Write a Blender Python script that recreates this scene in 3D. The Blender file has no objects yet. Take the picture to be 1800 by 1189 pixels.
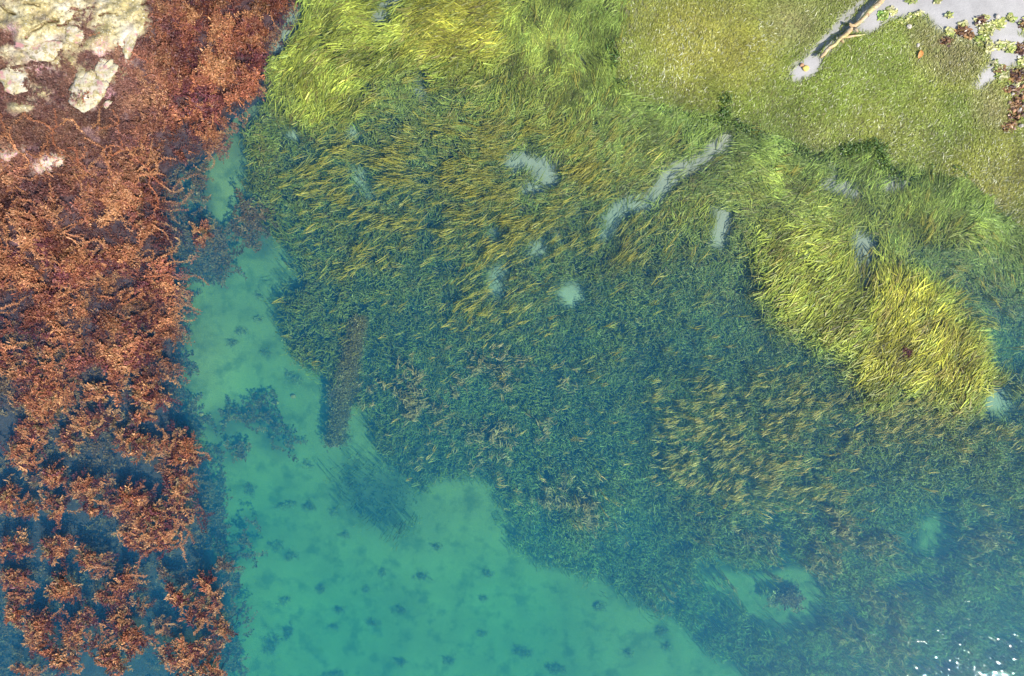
import bpy, math
import numpy as np
from mathutils import Vector

R = math.radians
rng = np.random.default_rng(7)
scene = bpy.context.scene
COL = scene.collection

# ------------------------------------------------------------------ camera
CAM_H = 16.0
PPM = 75.0                       # photograph pixels per metre at the water surface
cam_d = bpy.data.cameras.new("camera")
cam_d.sensor_width = 36.0
cam_d.lens = 24.0
cam_d.clip_end = 500.0
cam = bpy.data.objects.new("camera", cam_d)
cam.location = (0, 0, CAM_H)
COL.objects.link(cam)
scene.camera = cam

# ------------------------------------------------------------------ sky and sun
SUN_EL, SUN_ROT = 46.0, 135.0
world = bpy.data.worlds.new("World")
scene.world = world
world.use_nodes = True
wn = world.node_tree
sky = wn.nodes.new("ShaderNodeTexSky")
sky.sky_type = 'NISHITA'
sky.sun_disc = False
sky.sun_elevation = R(SUN_EL)
sky.sun_rotation = R(SUN_ROT)
wn.links.new(sky.outputs[0], wn.nodes["Background"].inputs[0])
wn.nodes["Background"].inputs[1].default_value = 0.13
sun_d = bpy.data.lights.new("sun", 'SUN')
sun_d.energy = 4.4
sun_d.angle = R(0.53)
sun_d.color = (1.0, 0.95, 0.87)
sun = bpy.data.objects.new("sun", sun_d)
sdir = Vector((math.sin(R(SUN_ROT)) * math.cos(R(SUN_EL)), math.cos(R(SUN_ROT)) * math.cos(R(SUN_EL)), math.sin(R(SUN_EL))))
sun.rotation_euler = sdir.to_track_quat('Z', 'Y').to_euler()
sun.location = sdir * 30
COL.objects.link(sun)

vs = scene.view_settings
vs.view_transform = 'Standard'
vs.look = 'None'
vs.exposure = 1.08
vs.gamma = 1.0
vs.use_curve_mapping = False
cy = scene.cycles
cy.max_bounces = 5
cy.diffuse_bounces = 2
cy.glossy_bounces = 2
cy.transmission_bounces = 3
cy.volume_bounces = 1
cy.transparent_max_bounces = 8
cy.caustics_reflective = False
cy.caustics_refractive = False

# ------------------------------------------------------------------ fields
GX0, GX1, GY0, GY1, GS = -300.0, 2100.0, -250.0, 1450.0, 4.0
gx = np.arange(GX0, GX1 + 1, GS)
gy = np.arange(GY0, GY1 + 1, GS)
GX, GY = np.meshgrid(gx, gy)

def vnoise(x, y, seed):
    r = np.random.default_rng(seed)
    T = r.random((256, 256))
    xi = np.floor(x).astype(int); yi = np.floor(y).astype(int)
    fx = x - xi; fy = y - yi
    fx = fx * fx * (3 - 2 * fx); fy = fy * fy * (3 - 2 * fy)
    a = T[yi & 255, xi & 255]; b = T[yi & 255, (xi + 1) & 255]
    c = T[(yi + 1) & 255, xi & 255]; d = T[(yi + 1) & 255, (xi + 1) & 255]
    return (a * (1 - fx) + b * fx) * (1 - fy) + (c * (1 - fx) + d * fx) * fy

def fbm(px, py, scale, seed, octv=4, rough=0.5):
    """noise in -1..1, 'scale' = size of the largest features in photo pixels"""
    s = 0; a = 1.0; t = 0
    for o in range(octv):
        s = s + a * (vnoise(px / scale * 2 ** o + 37.3 * o, py / scale * 2 ** o + 11.7 * o, seed + o) * 2 - 1)
        t += a; a *= rough
    return s / t * 1.6

def poly(pts, x=None, y=None):
    x = GX if x is None else x; y = GY if y is None else y
    pts = np.array(pts, float)
    m = np.zeros(x.shape, bool)
    j = len(pts) - 1
    for i in range(len(pts)):
        xi, yi = pts[i]; xj, yj = pts[j]
        if yi != yj:
            m ^= ((yi > y) != (yj > y)) & (x < (xj - xi) * (y - yi) / (yj - yi) + xi)
        j = i
    return m.astype(float)

def blur(F, r):
    n = max(1, int(round(r / GS)))
    for _ in range(3):
        for ax in (0, 1):
            P = np.concatenate([np.repeat(F.take([0], ax), n + 1, ax), F, np.repeat(F.take([-1], ax), n, ax)], ax)
            C = np.cumsum(P, ax)
            L = F.shape[ax]; w = 2 * n + 1
            F = (C.take(range(w, w + L), ax) - C.take(range(0, L), ax)) / w
    return F

WX = fbm(GX, GY, 90, 501, 5) ; WY = fbm(GX, GY, 90, 541, 5)
def rpoly(pts, amp=14, soft=5):
    return blur(poly(pts, GX + WX * amp, GY + WY * amp), soft)

def blobs(lst, amp=8, soft=4):
    """soft spots from (px, py, rx, ry, rotation in degrees)"""
    F = np.zeros(GX.shape)
    X = GX + WX * amp; Y = GY + WY * amp
    for (cx, cyy, rx, ry, a) in lst:
        c, s = math.cos(R(a)), math.sin(R(a))
        u = ((X - cx) * c + (Y - cyy) * s) / rx; v = (-(X - cx) * s + (Y - cyy) * c) / ry
        F = np.maximum(F, np.clip((1.25 - np.sqrt(u * u + v * v)) / 0.5, 0, 1))
    return blur(F, soft)

def stroke(pts, w, amp=6, soft=4):
    F = np.full(GX.shape, 1e9)
    X = GX + WX * amp; Y = GY + WY * amp
    for (x0, y0), (x1, y1) in zip(pts[:-1], pts[1:]):
        dx, dy = x1 - x0, y1 - y0
        t = np.clip(((X - x0) * dx + (Y - y0) * dy) / (dx * dx + dy * dy), 0, 1)
        F = np.minimum(F, np.hypot(X - x0 - t * dx, Y - y0 - t * dy))
    return blur(np.clip((w - F) / (0.35 * w) + 0.5, 0, 1), soft)

def samp(F, px, py):
    u = np.clip((np.asarray(px) - GX0) / GS, 0, len(gx) - 1.001)
    v = np.clip((np.asarray(py) - GY0) / GS, 0, len(gy) - 1.001)
    i = u.astype(int); j = v.astype(int); fu = u - i; fv = v - j
    return (F[j, i] * (1 - fu) + F[j, i + 1] * fu) * (1 - fv) + (F[j + 1, i] * (1 - fu) + F[j + 1, i + 1] * fu) * fv

def idw(pts, power=2.6, sm=40.0):
    num = 0; den = 0
    for p in pts:
        w = 1.0 / ((GX - p[0]) ** 2 + (GY - p[1]) ** 2 + sm * sm) ** (power / 2)
        num = num + w * p[2]; den = den + w
    return num / den

def world_xyz(px, py, z):
    """a photo pixel and the height of what it touches -> metres"""
    k = (CAM_H - z) / CAM_H / PPM
    return np.stack([(px - 900.0) * k, (594.5 - py) * k, z + 0 * px], -1)

def lerp(a, b, t):
    return a + (b - a) * t

# --- where things are (photo pixels) ---
MEADOW = rpoly([(505, -250), (500, 20), (470, 80), (462, 180), (440, 230), (448, 300), (420, 345), (470, 395), (512, 450), (538, 490),
    (496, 540), (500, 590), (530, 632), (575, 662), (640, 668), (642, 728), (662, 742), (668, 800), (735, 852), (762, 832), (858, 838),
    (888, 888), (902, 932), (950, 988), (1060, 1008), (1112, 1058), (1200, 1092), (1232, 1150), (1330, 1200), (1500, 1450), (2100, 1450),
    (2100, -250)], 14, 4)
EXPO = rpoly([(1088, -250), (1085, 150), (1140, 182), (1270, 205), (1284, 175), (1292, 222), (1350, 238), (1420, 268), (1540, 247),
    (1556, 292), (1640, 308), (1705, 312), (1760, 368), (1830, 430), (2100, 520), (2100, -250)], 9, 3)
_tl = blur(((GX < 1190) & (GY < 120)).astype(float), 40)
EXPO = lerp(EXPO, np.clip(blur(EXPO, 50) + .25 * fbm(GX, GY, 50, 431, 4), 0, 1), _tl)
MUD = np.maximum.reduce([
    rpoly([(1560, -250), (1545, 8), (1500, 48), (1512, 58), (1549, 54), (1562, 40), (1600, 34), (1635, 32), (1642, 46), (1665, 62), (1690, 72),
           (1730, 80), (1730, 62), (2100, 62), (2100, -250)], 8, 3),
    rpoly([(1730, 60), (1800, 52), (1830, 100), (1780, 122), (1755, 142), (1738, 152), (1700, 168), (1722, 128), (1736, 112)], 8, 3),
    rpoly([(1382, 143), (1392, 116), (1412, 98), (1426, 88), (1446, 96), (1450, 112), (1430, 134), (1400, 146)], 6, 3),
    stroke([(1420, 96), (1452, 66), (1490, 30), (1530, -8)], 8, 5, 3),
    stroke([(1443, 95), (1487, 56), (1512, 33), (1550, -8)], 8, 4, 3)])
BRIGHT = np.maximum.reduce([
    rpoly([(485, 95), (520, 60), (565, 5), (640, -40), (900, -60), (885, 110), (790, 118), (700, 132), (655, 100), (640, 150), (600, 205), (545, 212), (482, 190)], 22, 8),
    rpoly([(1338, 400), (1430, 388), (1508, 428), (1545, 515), (1560, 430), (1606, 480), (1690, 530), (1735, 600), (1768, 690), (1700, 722), (1500, 692), (1485, 640), (1370, 560), (1348, 470)], 20, 8),
    rpoly([(1195, 370), (1240, 340), (1262, 408), (1190, 412)], 12, 5)])
VERYB = np.maximum(rpoly([(700, 20), (730, -30), (880, -30), (872, 105), (760, 85), (690, 95)], 14, 8),
                   rpoly([(1555, 440), (1605, 500), (1690, 560), (1740, 690), (1640, 690), (1500, 660), (1540, 580)], 14, 10))
DARKW = rpoly([(1590, 425), (1680, 430), (1830, 465), (1850, 640), (1770, 640), (1705, 530), (1640, 470)], 16, 8)
# pockets of bare sand in the meadow
POCK = np.maximum.reduce([
    blobs([(904, 282, 18, 22, -10), (930, 264, 24, 10, -8), (965, 298, 15, 24, 0), (936, 326, 34, 9, -5), (1266, 412, 14, 23, 20), (1272, 370, 15, 12, 0), (1524, 432, 19, 32, 0),
           (1520, 484, 22, 30, 0), (1492, 330, 21, 21, -30), (1566, 323, 25, 15, -15), (1757, 708, 27, 28, -10), (1645, 942, 30, 34, 10), (1622, 968, 18, 12, 0),
           (873, 488, 11, 20, 10), (878, 512, 13, 12, 0), (1003, 515, 28, 13, -20), (945, 441, 17, 13, -20), (986, 410, 13, 9, -20), (1018, 366, 18, 8, -30),
           (920, 372, 14, 8, 0), (862, 412, 16, 12, 0), (622, 228, 10, 16, 0), (632, 315, 9, 24, -8), (648, 352, 12, 14, 0), (990, 668, 9, 7, 0), (515, 240, 10, 8, 0), (735, 158, 20, 8, 0)], 7, 4),
    stroke([(1285, 242), (1250, 268), (1205, 290), (1170, 308), (1155, 345), (1138, 362), (1100, 352), (1078, 382), (1058, 425)], 8.5, 9, 4),
    stroke([(700, -20), (672, 12), (652, 42)], 11, 6, 4),
    stroke([(515, -10), (508, 40), (478, 92)], 9, 6, 4),
    rpoly([(1245, 1005), (1330, 1015), (1420, 1000), (1438, 1050), (1428, 1116), (1380, 1128), (1316, 1094), (1280, 1066)], 14, 5),
    stroke([(1470, 290), (1448, 330)], 8, 5, 3)])
POCKD = np.clip(blur(POCK, 9) * 3.0 * (1 + .5 * fbm(GX, GY, 22, 461, 3)) - .04, 0, 1)
DEEPPATCH = rpoly([(590, 850), (640, 825), (690, 800), (745, 845), (745, 885), (720, 920), (690, 940), (672, 925), (640, 925), (605, 900)], 40, 14)
ROCK = rpoly([(-300, -250), (512, -250), (505, 0), (468, 70), (455, 180), (385, 215), (360, 262), (300, 300), (285, 360), (308, 470), (312, 600),
    (314, 700), (342, 790), (352, 900), (385, 1000), (398, 1100), (400, 1200), (430, 1450), (-300, 1450)], 16, 8)
_bn = .55 * fbm(GX, GY, 26, 451, 4, .65)
BARE = np.clip(np.maximum.reduce([
    rpoly([(-300, -250), (270, -250), (255, 8), (268, 26), (225, 40), (235, 90), (222, 98), (205, 60), (165, 50), (150, 62), (95, 78), (58, 99), (28, 82), (50, 60), (-300, 60)], 16, 4),
    blobs([(160, 150, 24, 38, -8), (25, 145, 24, 20, 30), (185, 100, 10, 20, 20), (72, 118, 14, 10, 0), (100, 292, 36, 14, -10), (20, 262, 24, 12, 10), (172, 82, 12, 10, 0), (226, 104, 9, 8, 0), (120, 80, 40, 14, 10), (40, 200, 30, 10, 0), (200, 60, 30, 30, 0), (110, 110, 30, 16, 0), (20, 110, 30, 16, 0), (250, 40, 18, 22, 0), (70, 175, 20, 10, 20), (215, 130, 16, 12, 0)], 14, 3)]), 0, 1)
BARE = np.clip(BARE + _bn * np.clip(blur(BARE, 24) * 2.2, 0, 1), 0, 1)
PINK = blobs([(185, 92, 14, 26, 20), (225, 102, 10, 9, 0), (72, 125, 22, 14, 0), (12, 268, 24, 18, 0), (50, 280, 22, 14, 20), (95, 290, 34, 20, -10), (145, 310, 12, 16, 0),
              (190, 172, 14, 14, 0), (25, 58, 14, 12, 0), (8, 170, 20, 12, 0), (35, 425, 12, 9, 0), (120, 150, 8, 12, 0), (30, 325, 14, 8, 0)], 12, 4)
# rockweed lying deeper, east of the ledge
SUBWEED = np.maximum.reduce([rpoly([(285, 300), (330, 285), (365, 265), (372, 330), (398, 375), (410, 400), (400, 500), (385, 522), (360, 480), (330, 500), (305, 450), (280, 400)], 16, 6),
    rpoly([(400, 355), (440, 350), (480, 400), (470, 455), (440, 450), (410, 410)], 18, 8),
    stroke([(312, 500), (314, 620), (322, 700), (345, 770)], 13, 16, 6),
    stroke([(340, 770), (355, 840), (368, 920), (382, 970), (398, 1080), (402, 1200)], 17, 16, 6),
    blobs([(435, 732, 52, 24, 0), (478, 772, 24, 34, -20), (390, 752, 32, 18, 0), (400, 790, 26, 26, 0), (405, 970, 32, 22, 0), (440, 915, 22, 16, 0), (430, 200, 14, 20, 0), (415, 262, 12, 22, 20)], 12, 6)])
CHAN = np.maximum(stroke([(380, 232), (386, 290), (402, 335), (396, 368)], 19, 10, 4), stroke([(395, 290), (432, 300)], 14, 8, 4))
SUBWEED = np.clip(SUBWEED - 1.2 * CHAN, 0, 1)

# --- heights (metres, water level 0) ---
ZG = idw([(1750, 40, .26), (1500, 80, .17), (1300, 50, .13), (1150, 60, .06), (2000, 100, .4), (1900, -200, .5), (1300, -200, .25), (1090, 150, .02), (1280, 205, .03), (1450, 250, .03),
    (1560, 290, .03), (1700, 320, .03), (1800, 410, .0), (950, 60, -.1), (850, -150, -.05), (720, 60, -.22), (900, 220, -.42), (1130, 250, -.22), (1290, 280, -.2), (1420, 330, -.3), (1580, 360, -.3),
    (1750, 440, -.3), (1100, 400, -.62), (600, 230, -.6), (700, 420, -.95), (1100, 600, -1.05), (1500, 560, -.65), (1750, 650, -.85), (1400, 800, -1.2),
    (1000, 800, -1.35), (1700, 950, -1.6), (1300, 1050, -1.75), (1750, 1200, -2.15), (900, 1100, -1.8), (600, 1100, -1.85), (345, 620, -.85), (350, 700, -1.05), (380, 860, -1.35), (440, 900, -1.75), (450, 700, -1.45), (430, 500, -1.15),
    (400, 300, -.8), (470, 110, -.4), (505, 10, -.25), (0, 1100, -1.8), (0, 600, -1.4), (0, 200, -.8), (900, 1450, -2.0), (1900, 1450, -2.0), (300, 1450, -2.1)])
ZG = blur(ZG, 24)
ZG = ZG + 0.05 * (EXPO - 0.5) + 0.03 * fbm(GX, GY, 140, 61) * (1 - EXPO) + 0.012 * fbm(GX, GY, 60, 71) * EXPO
ZR = idw([(60, 20, .85), (-200, -100, 1.2), (200, 20, .7), (160, 150, .5), (320, 60, .28), (430, 60, .06), (470, -60, .0), (60, 230, .35), (250, 220, .1), (370, 150, .02), (340, 260, -.25), (100, 350, .16),
    (240, 400, -.05), (60, 500, 0), (200, 560, -.12), (300, 560, -.4), (80, 640, -.18), (250, 680, -.5), (60, 760, -.5), (250, 850, -.62), (80, 900, -.65), (200, 1000, -.78),
    (80, 1130, -.85), (330, 1100, -1.1), (-200, 600, 0.1), (-200, 1200, -1.0), (200, 1450, -1.6)])
ZR = blur(ZR, 20) + 0.05 * fbm(GX, GY, 120, 81, 5)
ROCKB = blur(ROCK, 10)
ZS = np.where(ROCKB > 0.02, lerp(ZG - 0.1, np.maximum(ZR, ZG - 0.1), np.clip(ROCKB * 1.25, 0, 1) ** 1.5), ZG)
ZS = np.maximum(ZS, ZG)          # the solid surface everywhere

# canopy height of the seagrass
ZC = idw([(560, 60, -.05), (700, 60, -.04), (850, 60, -.03), (980, 80, -.05), (560, 170, -.05), (760, 170, -.18), (950, 150, -.05), (1050, 100, -.03), (1000, 210, -.07), (1150, 220, -.05),
    (480, 230, -.25), (560, 280, -.42), (680, 240, -.30), (700, 350, -.50), (830, 250, -.18), (850, 330, -.28), (950, 330, -.22), (1100, 300, -.14), (1240, 290, -.12), (1050, 440, -.33),
    (1180, 440, -.3), (1350, 270, -.04), (1330, 330, -.06), (1450, 350, -.06), (1620, 350, -.05), (1700, 400, -.04), (1800, 430, -.04), (1310, 420, -.2), (1280, 500, -.42),
    (900, 470, -.38), (620, 430, -.40), (520, 520, -.6), (700, 560, -.62), (850, 560, -.6), (1000, 580, -.62), (1150, 560, -.58), (1250, 600, -.66), (700, 700, -.8), (850, 700, -.82),
    (1000, 720, -.88), (1130, 720, -.75), (1350, 680, -.5), (1400, 760, -.5), (1550, 760, -.42), (1700, 770, -.4), (1800, 800, -.5), (1250, 860, -.66), (1450, 860, -.62), (1550, 900, -.8),
    (1000, 860, -.85), (1030, 900, -.75), (1100, 960, -1.25), (1350, 950, -.95), (1550, 1050, -1.05), (1700, 950, -1.0), (1750, 1100, -1.15), (1500, 1180, -1.2), (1250, 1100, -1.35), (780, 830, -1.0), (950, 960, -1.3),
    (1450, 480, -.06), (1600, 600, -.04), (1700, 690, -.06), (1700, 560, -.6), (1770, 560, -.6), (1900, 1400, -1.2)], 3.0, 30)
ZC = blur(ZC, 14)
ZC = np.where(ZC < -0.035, ZC, -0.035)
BRS = np.clip(blur(BRIGHT, 26) * 1.25 - .08 + .35 * fbm(GX, GY, 36, 421, 4) * np.clip(4 * blur(BRIGHT, 30) * (1 - blur(BRIGHT, 30)), 0, 1), 0, 1)
ZC = lerp(ZC, -0.035, BRS)
ZC = lerp(ZC, np.minimum(ZC, -0.75), DARKW)
ZC = lerp(ZC, -1.35, DEEPPATCH)
ZG = ZG + POCKD * (1 - EXPO) * np.clip((ZC - .15 - ZG) * .45, 0, .4)
ZS = np.maximum(ZS, ZG)
ZC = np.maximum(ZC, ZG + 0.06)

# flow direction of the blades (degrees, counter-clockwise in the picture)
def dirfield(pts):
    c = idw([(p[0], p[1], math.cos(R(p[2]))) for p in pts], 3.0, 25)
    s = idw([(p[0], p[1], math.sin(R(p[2]))) for p in pts], 3.0, 25)
    return c, s
FC, FSN = dirfield([(560, 40, 40), (620, 30, -10), (540, 90, 20), (550, 170, 60), (590, 150, 55), (690, 90, 40), (760, 40, 15), (840, 40, 5), (850, 90, 25), (920, 60, 85), (1000, 60, 75), (1050, 120, 110),
    (900, 170, 80), (760, 170, 10), (700, 200, -20), (480, 250, 25), (600, 260, 15), (700, 270, -10), (830, 250, -12), (950, 230, 15), (1000, 200, 70), (1120, 220, 30), (1230, 230, 60),
    (1060, 290, 40), (560, 320, 20), (620, 430, 28), (700, 400, 25), (800, 360, 15), (850, 430, 35), (950, 340, 10), (950, 430, 35), (1100, 390, 50), (1180, 330, 25), (1220, 390, 70), (1250, 300, 10),
    (1340, 270, -20), (1330, 320, -30), (1420, 310, 60), (1420, 370, -15), (1400, 470, 35), (1370, 560, 15), (1450, 600, 35), (1530, 300, 60), (1520, 360, 70), (1620, 360, 75), (1560, 460, 80), (1600, 560, 58), (1680, 580, 48),
    (1540, 640, 45), (1650, 650, 52), (1740, 640, 50), (1600, 720, 30), (1750, 470, -60), (1750, 560, -40), (700, 600, 30), (900, 600, 35), (1100, 600, 30), (1200, 700, 15), (1300, 700, 20), (1250, 840, 35),
    (1400, 780, 20), (1450, 900, 25), (1020, 890, -60), (1700, 800, 20), (800, 750, 40), (1000, 750, 20), (1100, 950, -30), (1400, 1000, -35), (1600, 1100, -35), (1750, 1000, -20), (1350, 1040, -50)])

# ------------------------------------------------------------------ mesh helpers
def mesh_np(name, V, F, mat, col=None, parent=None, smooth=False, attrs=None):
    """V (n,3), F (m,k) numpy -> one mesh object"""
    V = np.ascontiguousarray(V, np.float32).reshape(-1, 3)
    F = np.ascontiguousarray(F, np.int32)
    k = F.shape[1]
    me = bpy.data.meshes.new(name)
    me.vertices.add(len(V)); me.vertices.foreach_set("co", V.ravel())
    me.loops.add(F.size); me.loops.foreach_set("vertex_index", F.ravel())
    me.polygons.add(len(F))
    me.polygons.foreach_set("loop_start", np.arange(0, F.size, k, dtype=np.int32))
    me.polygons.foreach_set("loop_total", np.full(len(F), k, np.int32))
    me.polygons.foreach_set("use_smooth", np.full(len(F), smooth))
    if col is not None:
        a = me.color_attributes.new("Col", 'FLOAT_COLOR', 'POINT')
        c4 = np.ones((len(V), 4), np.float32); c4[:, :3] = col
        a.data.foreach_set("color", c4.ravel())
    for an, av in (attrs or {}).items():
        a = me.attributes.new(an, 'FLOAT', 'POINT')
        a.data.foreach_set("value", np.ascontiguousarray(av, np.float32).ravel())
    me.update(calc_edges=True)
    if mat is not None:
        me.materials.append(mat)
    o = bpy.data.objects.new(name, me)
    COL.objects.link(o)
    if parent is not None:
        o.parent = parent
    return o

def tag(o, label=None, cat=None, group=None, kind=None):
    if label: o["label"] = label
    if cat: o["category"] = cat
    if group: o["group"] = group
    if kind: o["kind"] = kind
    return o

def thing(name, loc, label, cat, group=None):
    o = bpy.data.objects.new(name, None)
    o.empty_display_size = 0.1
    o.location = loc
    COL.objects.link(o)
    return tag(o, label, cat, group)

def ribbons(P, side, W, C, fade=None):
    """P (n,s,3) centre lines, side (n,s,3) unit, W (n,s) half width, C (n,3) -> V, F, colours"""
    n, s, _ = P.shape
    V = np.stack([P - side * W[..., None], P + side * W[..., None]], 2).reshape(-1, 3)
    base = (np.arange(n) * s * 2)[:, None] + np.arange(s - 1)[None] * 2
    F = np.stack([base, base + 1, base + 3, base + 2], -1).reshape(-1, 4)
    c = np.repeat(C[:, None, :], s, 1)
    if fade is not None:
        c = c * fade[None, :, None]
    return V, F, np.repeat(c.reshape(-1, 3), 2, 0)

class Geo:
    def __init__(self): self.V, self.F, self.C, self.n = [], [], [], 0
    def add(self, V, F, C):
        self.V.append(V); self.F.append(F + self.n); self.C.append(C); self.n += len(V)
    def build(self, name, mat, parent=None, smooth=False, origin=None):
        V = np.concatenate(self.V)
        if origin is not None: V = V - np.array(origin)
        return mesh_np(name, V, np.concatenate(self.F), mat, np.concatenate(self.C), parent, smooth)

def scatter(D, n, r=rng):
    D = np.clip(D, 0, None)
    c = np.cumsum(D.ravel()); t = np.sort(r.random(n)) * c[-1]
    idx = np.searchsorted(c, t); idx = np.minimum(idx, D.size - 1)
    j, i = np.divmod(idx, D.shape[1])
    p = np.stack([gx[i] + (r.random(n) - .5) * GS, gy[j] + (r.random(n) - .5) * GS], 1)
    return p[r.permutation(n)]

# ------------------------------------------------------------------ materials
def newmat(name):
    m = bpy.data.materials.new(name); m.use_nodes = True
    nt = m.node_tree
    for n in list(nt.nodes): nt.nodes.remove(n)
    out = nt.nodes.new("ShaderNodeOutputMaterial")
    return m, nt, out

def N(nt, typ, **kw):
    n = nt.nodes.new(typ)
    for k, v in kw.items():
        if k.startswith("i_"):
            n.inputs[k[2:].replace("_", " ")].default_value = v
        else:
            setattr(n, k, v)
    return n

def mix_rgb(nt, a, b, fac, mode='MIX'):
    n = nt.nodes.new("ShaderNodeMix"); n.data_type = 'RGBA'; n.blend_type = mode
    for sock, v in ((6, a), (7, b), (0, fac)):
        if isinstance(v, (tuple, list)): n.inputs[sock].default_value = (*v, 1)
        elif isinstance(v, (int, float)): n.inputs[sock].default_value = v
        else: nt.links.new(v, n.inputs[sock])
    return n.outputs[2]

def ramp(nt, fac, stops):
    n = nt.nodes.new("ShaderNodeValToRGB"); nt.links.new(fac, n.inputs[0])
    e = n.color_ramp.elements
    while len(e) < len(stops): e.new(0.5)
    for el, (p, c) in zip(e, stops):
        el.position = p; el.color = (*c, 1) if len(c) == 3 else c
    return n.outputs[0]

def leaf_mat(name, rough=0.4, transl=0.25, spec=0.5, gain=1.0):
    m, nt, out = newmat(name)
    at = N(nt, "ShaderNodeAttribute", attribute_name="Col")
    geo = N(nt, "ShaderNodeNewGeometry")
    no = N(nt, "ShaderNodeTexNoise"); no.inputs["Scale"].default_value = 22; no.inputs["Detail"].default_value = 2
    nt.links.new(geo.outputs["Position"], no.inputs["Vector"])
    v = ramp(nt, no.outputs["Fac"], [(0.3, (0.72 * gain,) * 3), (0.7, (1.25 * gain,) * 3)])
    c = mix_rgb(nt, at.outputs["Color"], v, 1.0, 'MULTIPLY')
    p = N(nt, "ShaderNodeBsdfPrincipled"); nt.links.new(c, p.inputs["Base Color"])
    p.inputs["Roughness"].default_value = rough; p.inputs["Specular IOR Level"].default_value = spec
    if transl > 0:
        t = N(nt, "ShaderNodeBsdfTranslucent"); nt.links.new(c, t.inputs["Color"])
        mx = N(nt, "ShaderNodeMixShader"); mx.inputs[0].default_value = transl
        nt.links.new(p.outputs[0], mx.inputs[1]); nt.links.new(t.outputs[0], mx.inputs[2])
        nt.links.new(mx.outputs[0], out.inputs[0])
    else:
        nt.links.new(p.outputs[0], out.inputs[0])
    return m

M_GRASS = leaf_mat("eelgrass", 0.45, 0.35, 0.3)
M_FLAT = leaf_mat("wet_eelgrass", 0.4, 0.3, 0.4)
M_WEED = leaf_mat("rockweed", 0.45, 0.2, 0.25)
M_LETT = leaf_mat("sea_lettuce", 0.35, 0.3, 0.5)
M_TUFT = leaf_mat("dark_algae", 0.6, 0.1, 0.2)

def ground_mat():
    m, nt, out = newmat("sand_and_mud")
    geo = N(nt, "ShaderNodeNewGeometry")
    def noise(scale, det=5, rough=.55):
        n = N(nt, "ShaderNodeTexNoise"); n.inputs["Scale"].default_value = scale; n.inputs["Detail"].default_value = det
        n.inputs["Roughness"].default_value = rough
        nt.links.new(geo.outputs["Position"], n.inputs["Vector"]); return n.outputs["Fac"]
    a_me = N(nt, "ShaderNodeAttribute", attribute_name="silt").outputs["Fac"]
    a_mu = N(nt, "ShaderNodeAttribute", attribute_name="mud").outputs["Fac"]
    sand = ramp(nt, noise(1.1), [(.32, (.140, .138, .062)), (.62, (.19, .186, .09))])
    sand = mix_rgb(nt, sand, ramp(nt, noise(2.3, 4, .6), [(.33, (.42, .5, .5)), (.50, (1, 1, 1))]), 0.85, 'MULTIPLY')
    sand = mix_rgb(nt, sand, ramp(nt, noise(38, 3), [(.3, (.75,) * 3), (.7, (1.1,) * 3)]), 0.7, 'MULTIPLY')
    speck = ramp(nt, noise(9, 4, .7), [(.28, (.45, .45, .42)), (.36, (1, 1, 1))])
    sand = mix_rgb(nt, sand, speck, 0.35, 'MULTIPLY')
    mud = ramp(nt, noise(2.5), [(.3, (.25, .24, .23)), (.65, (.315, .302, .29))])
    mud = mix_rgb(nt, mud, ramp(nt, noise(45, 4), [(.3, (.82,) * 3), (.7, (1.08,) * 3)]), 0.7, 'MULTIPLY')
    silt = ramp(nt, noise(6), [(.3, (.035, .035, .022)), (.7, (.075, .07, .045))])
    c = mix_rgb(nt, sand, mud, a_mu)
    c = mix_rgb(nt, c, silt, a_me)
    a_f = N(nt, "ShaderNodeAttribute", attribute_name="film").outputs["Fac"]
    film = ramp(nt, noise(5), [(.3, (.15, .17, .04)), (.7, (.22, .235, .06))])
    c = mix_rgb(nt, c, film, a_f)
    p = N(nt, "ShaderNodeBsdfPrincipled"); nt.links.new(c, p.inputs["Base Color"])
    p.inputs["Roughness"].default_value = 0.75; p.inputs["Specular IOR Level"].default_value = 0.25
    b = N(nt, "ShaderNodeBump"); b.inputs["Strength"].default_value = 0.35; b.inputs["Distance"].default_value = 0.02
    nt.links.new(noise(14, 6, .65), b.inputs["Height"]); nt.links.new(b.outputs[0], p.inputs["Normal"])
    nt.links.new(p.outputs[0], out.inputs[0])
    return m

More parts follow.
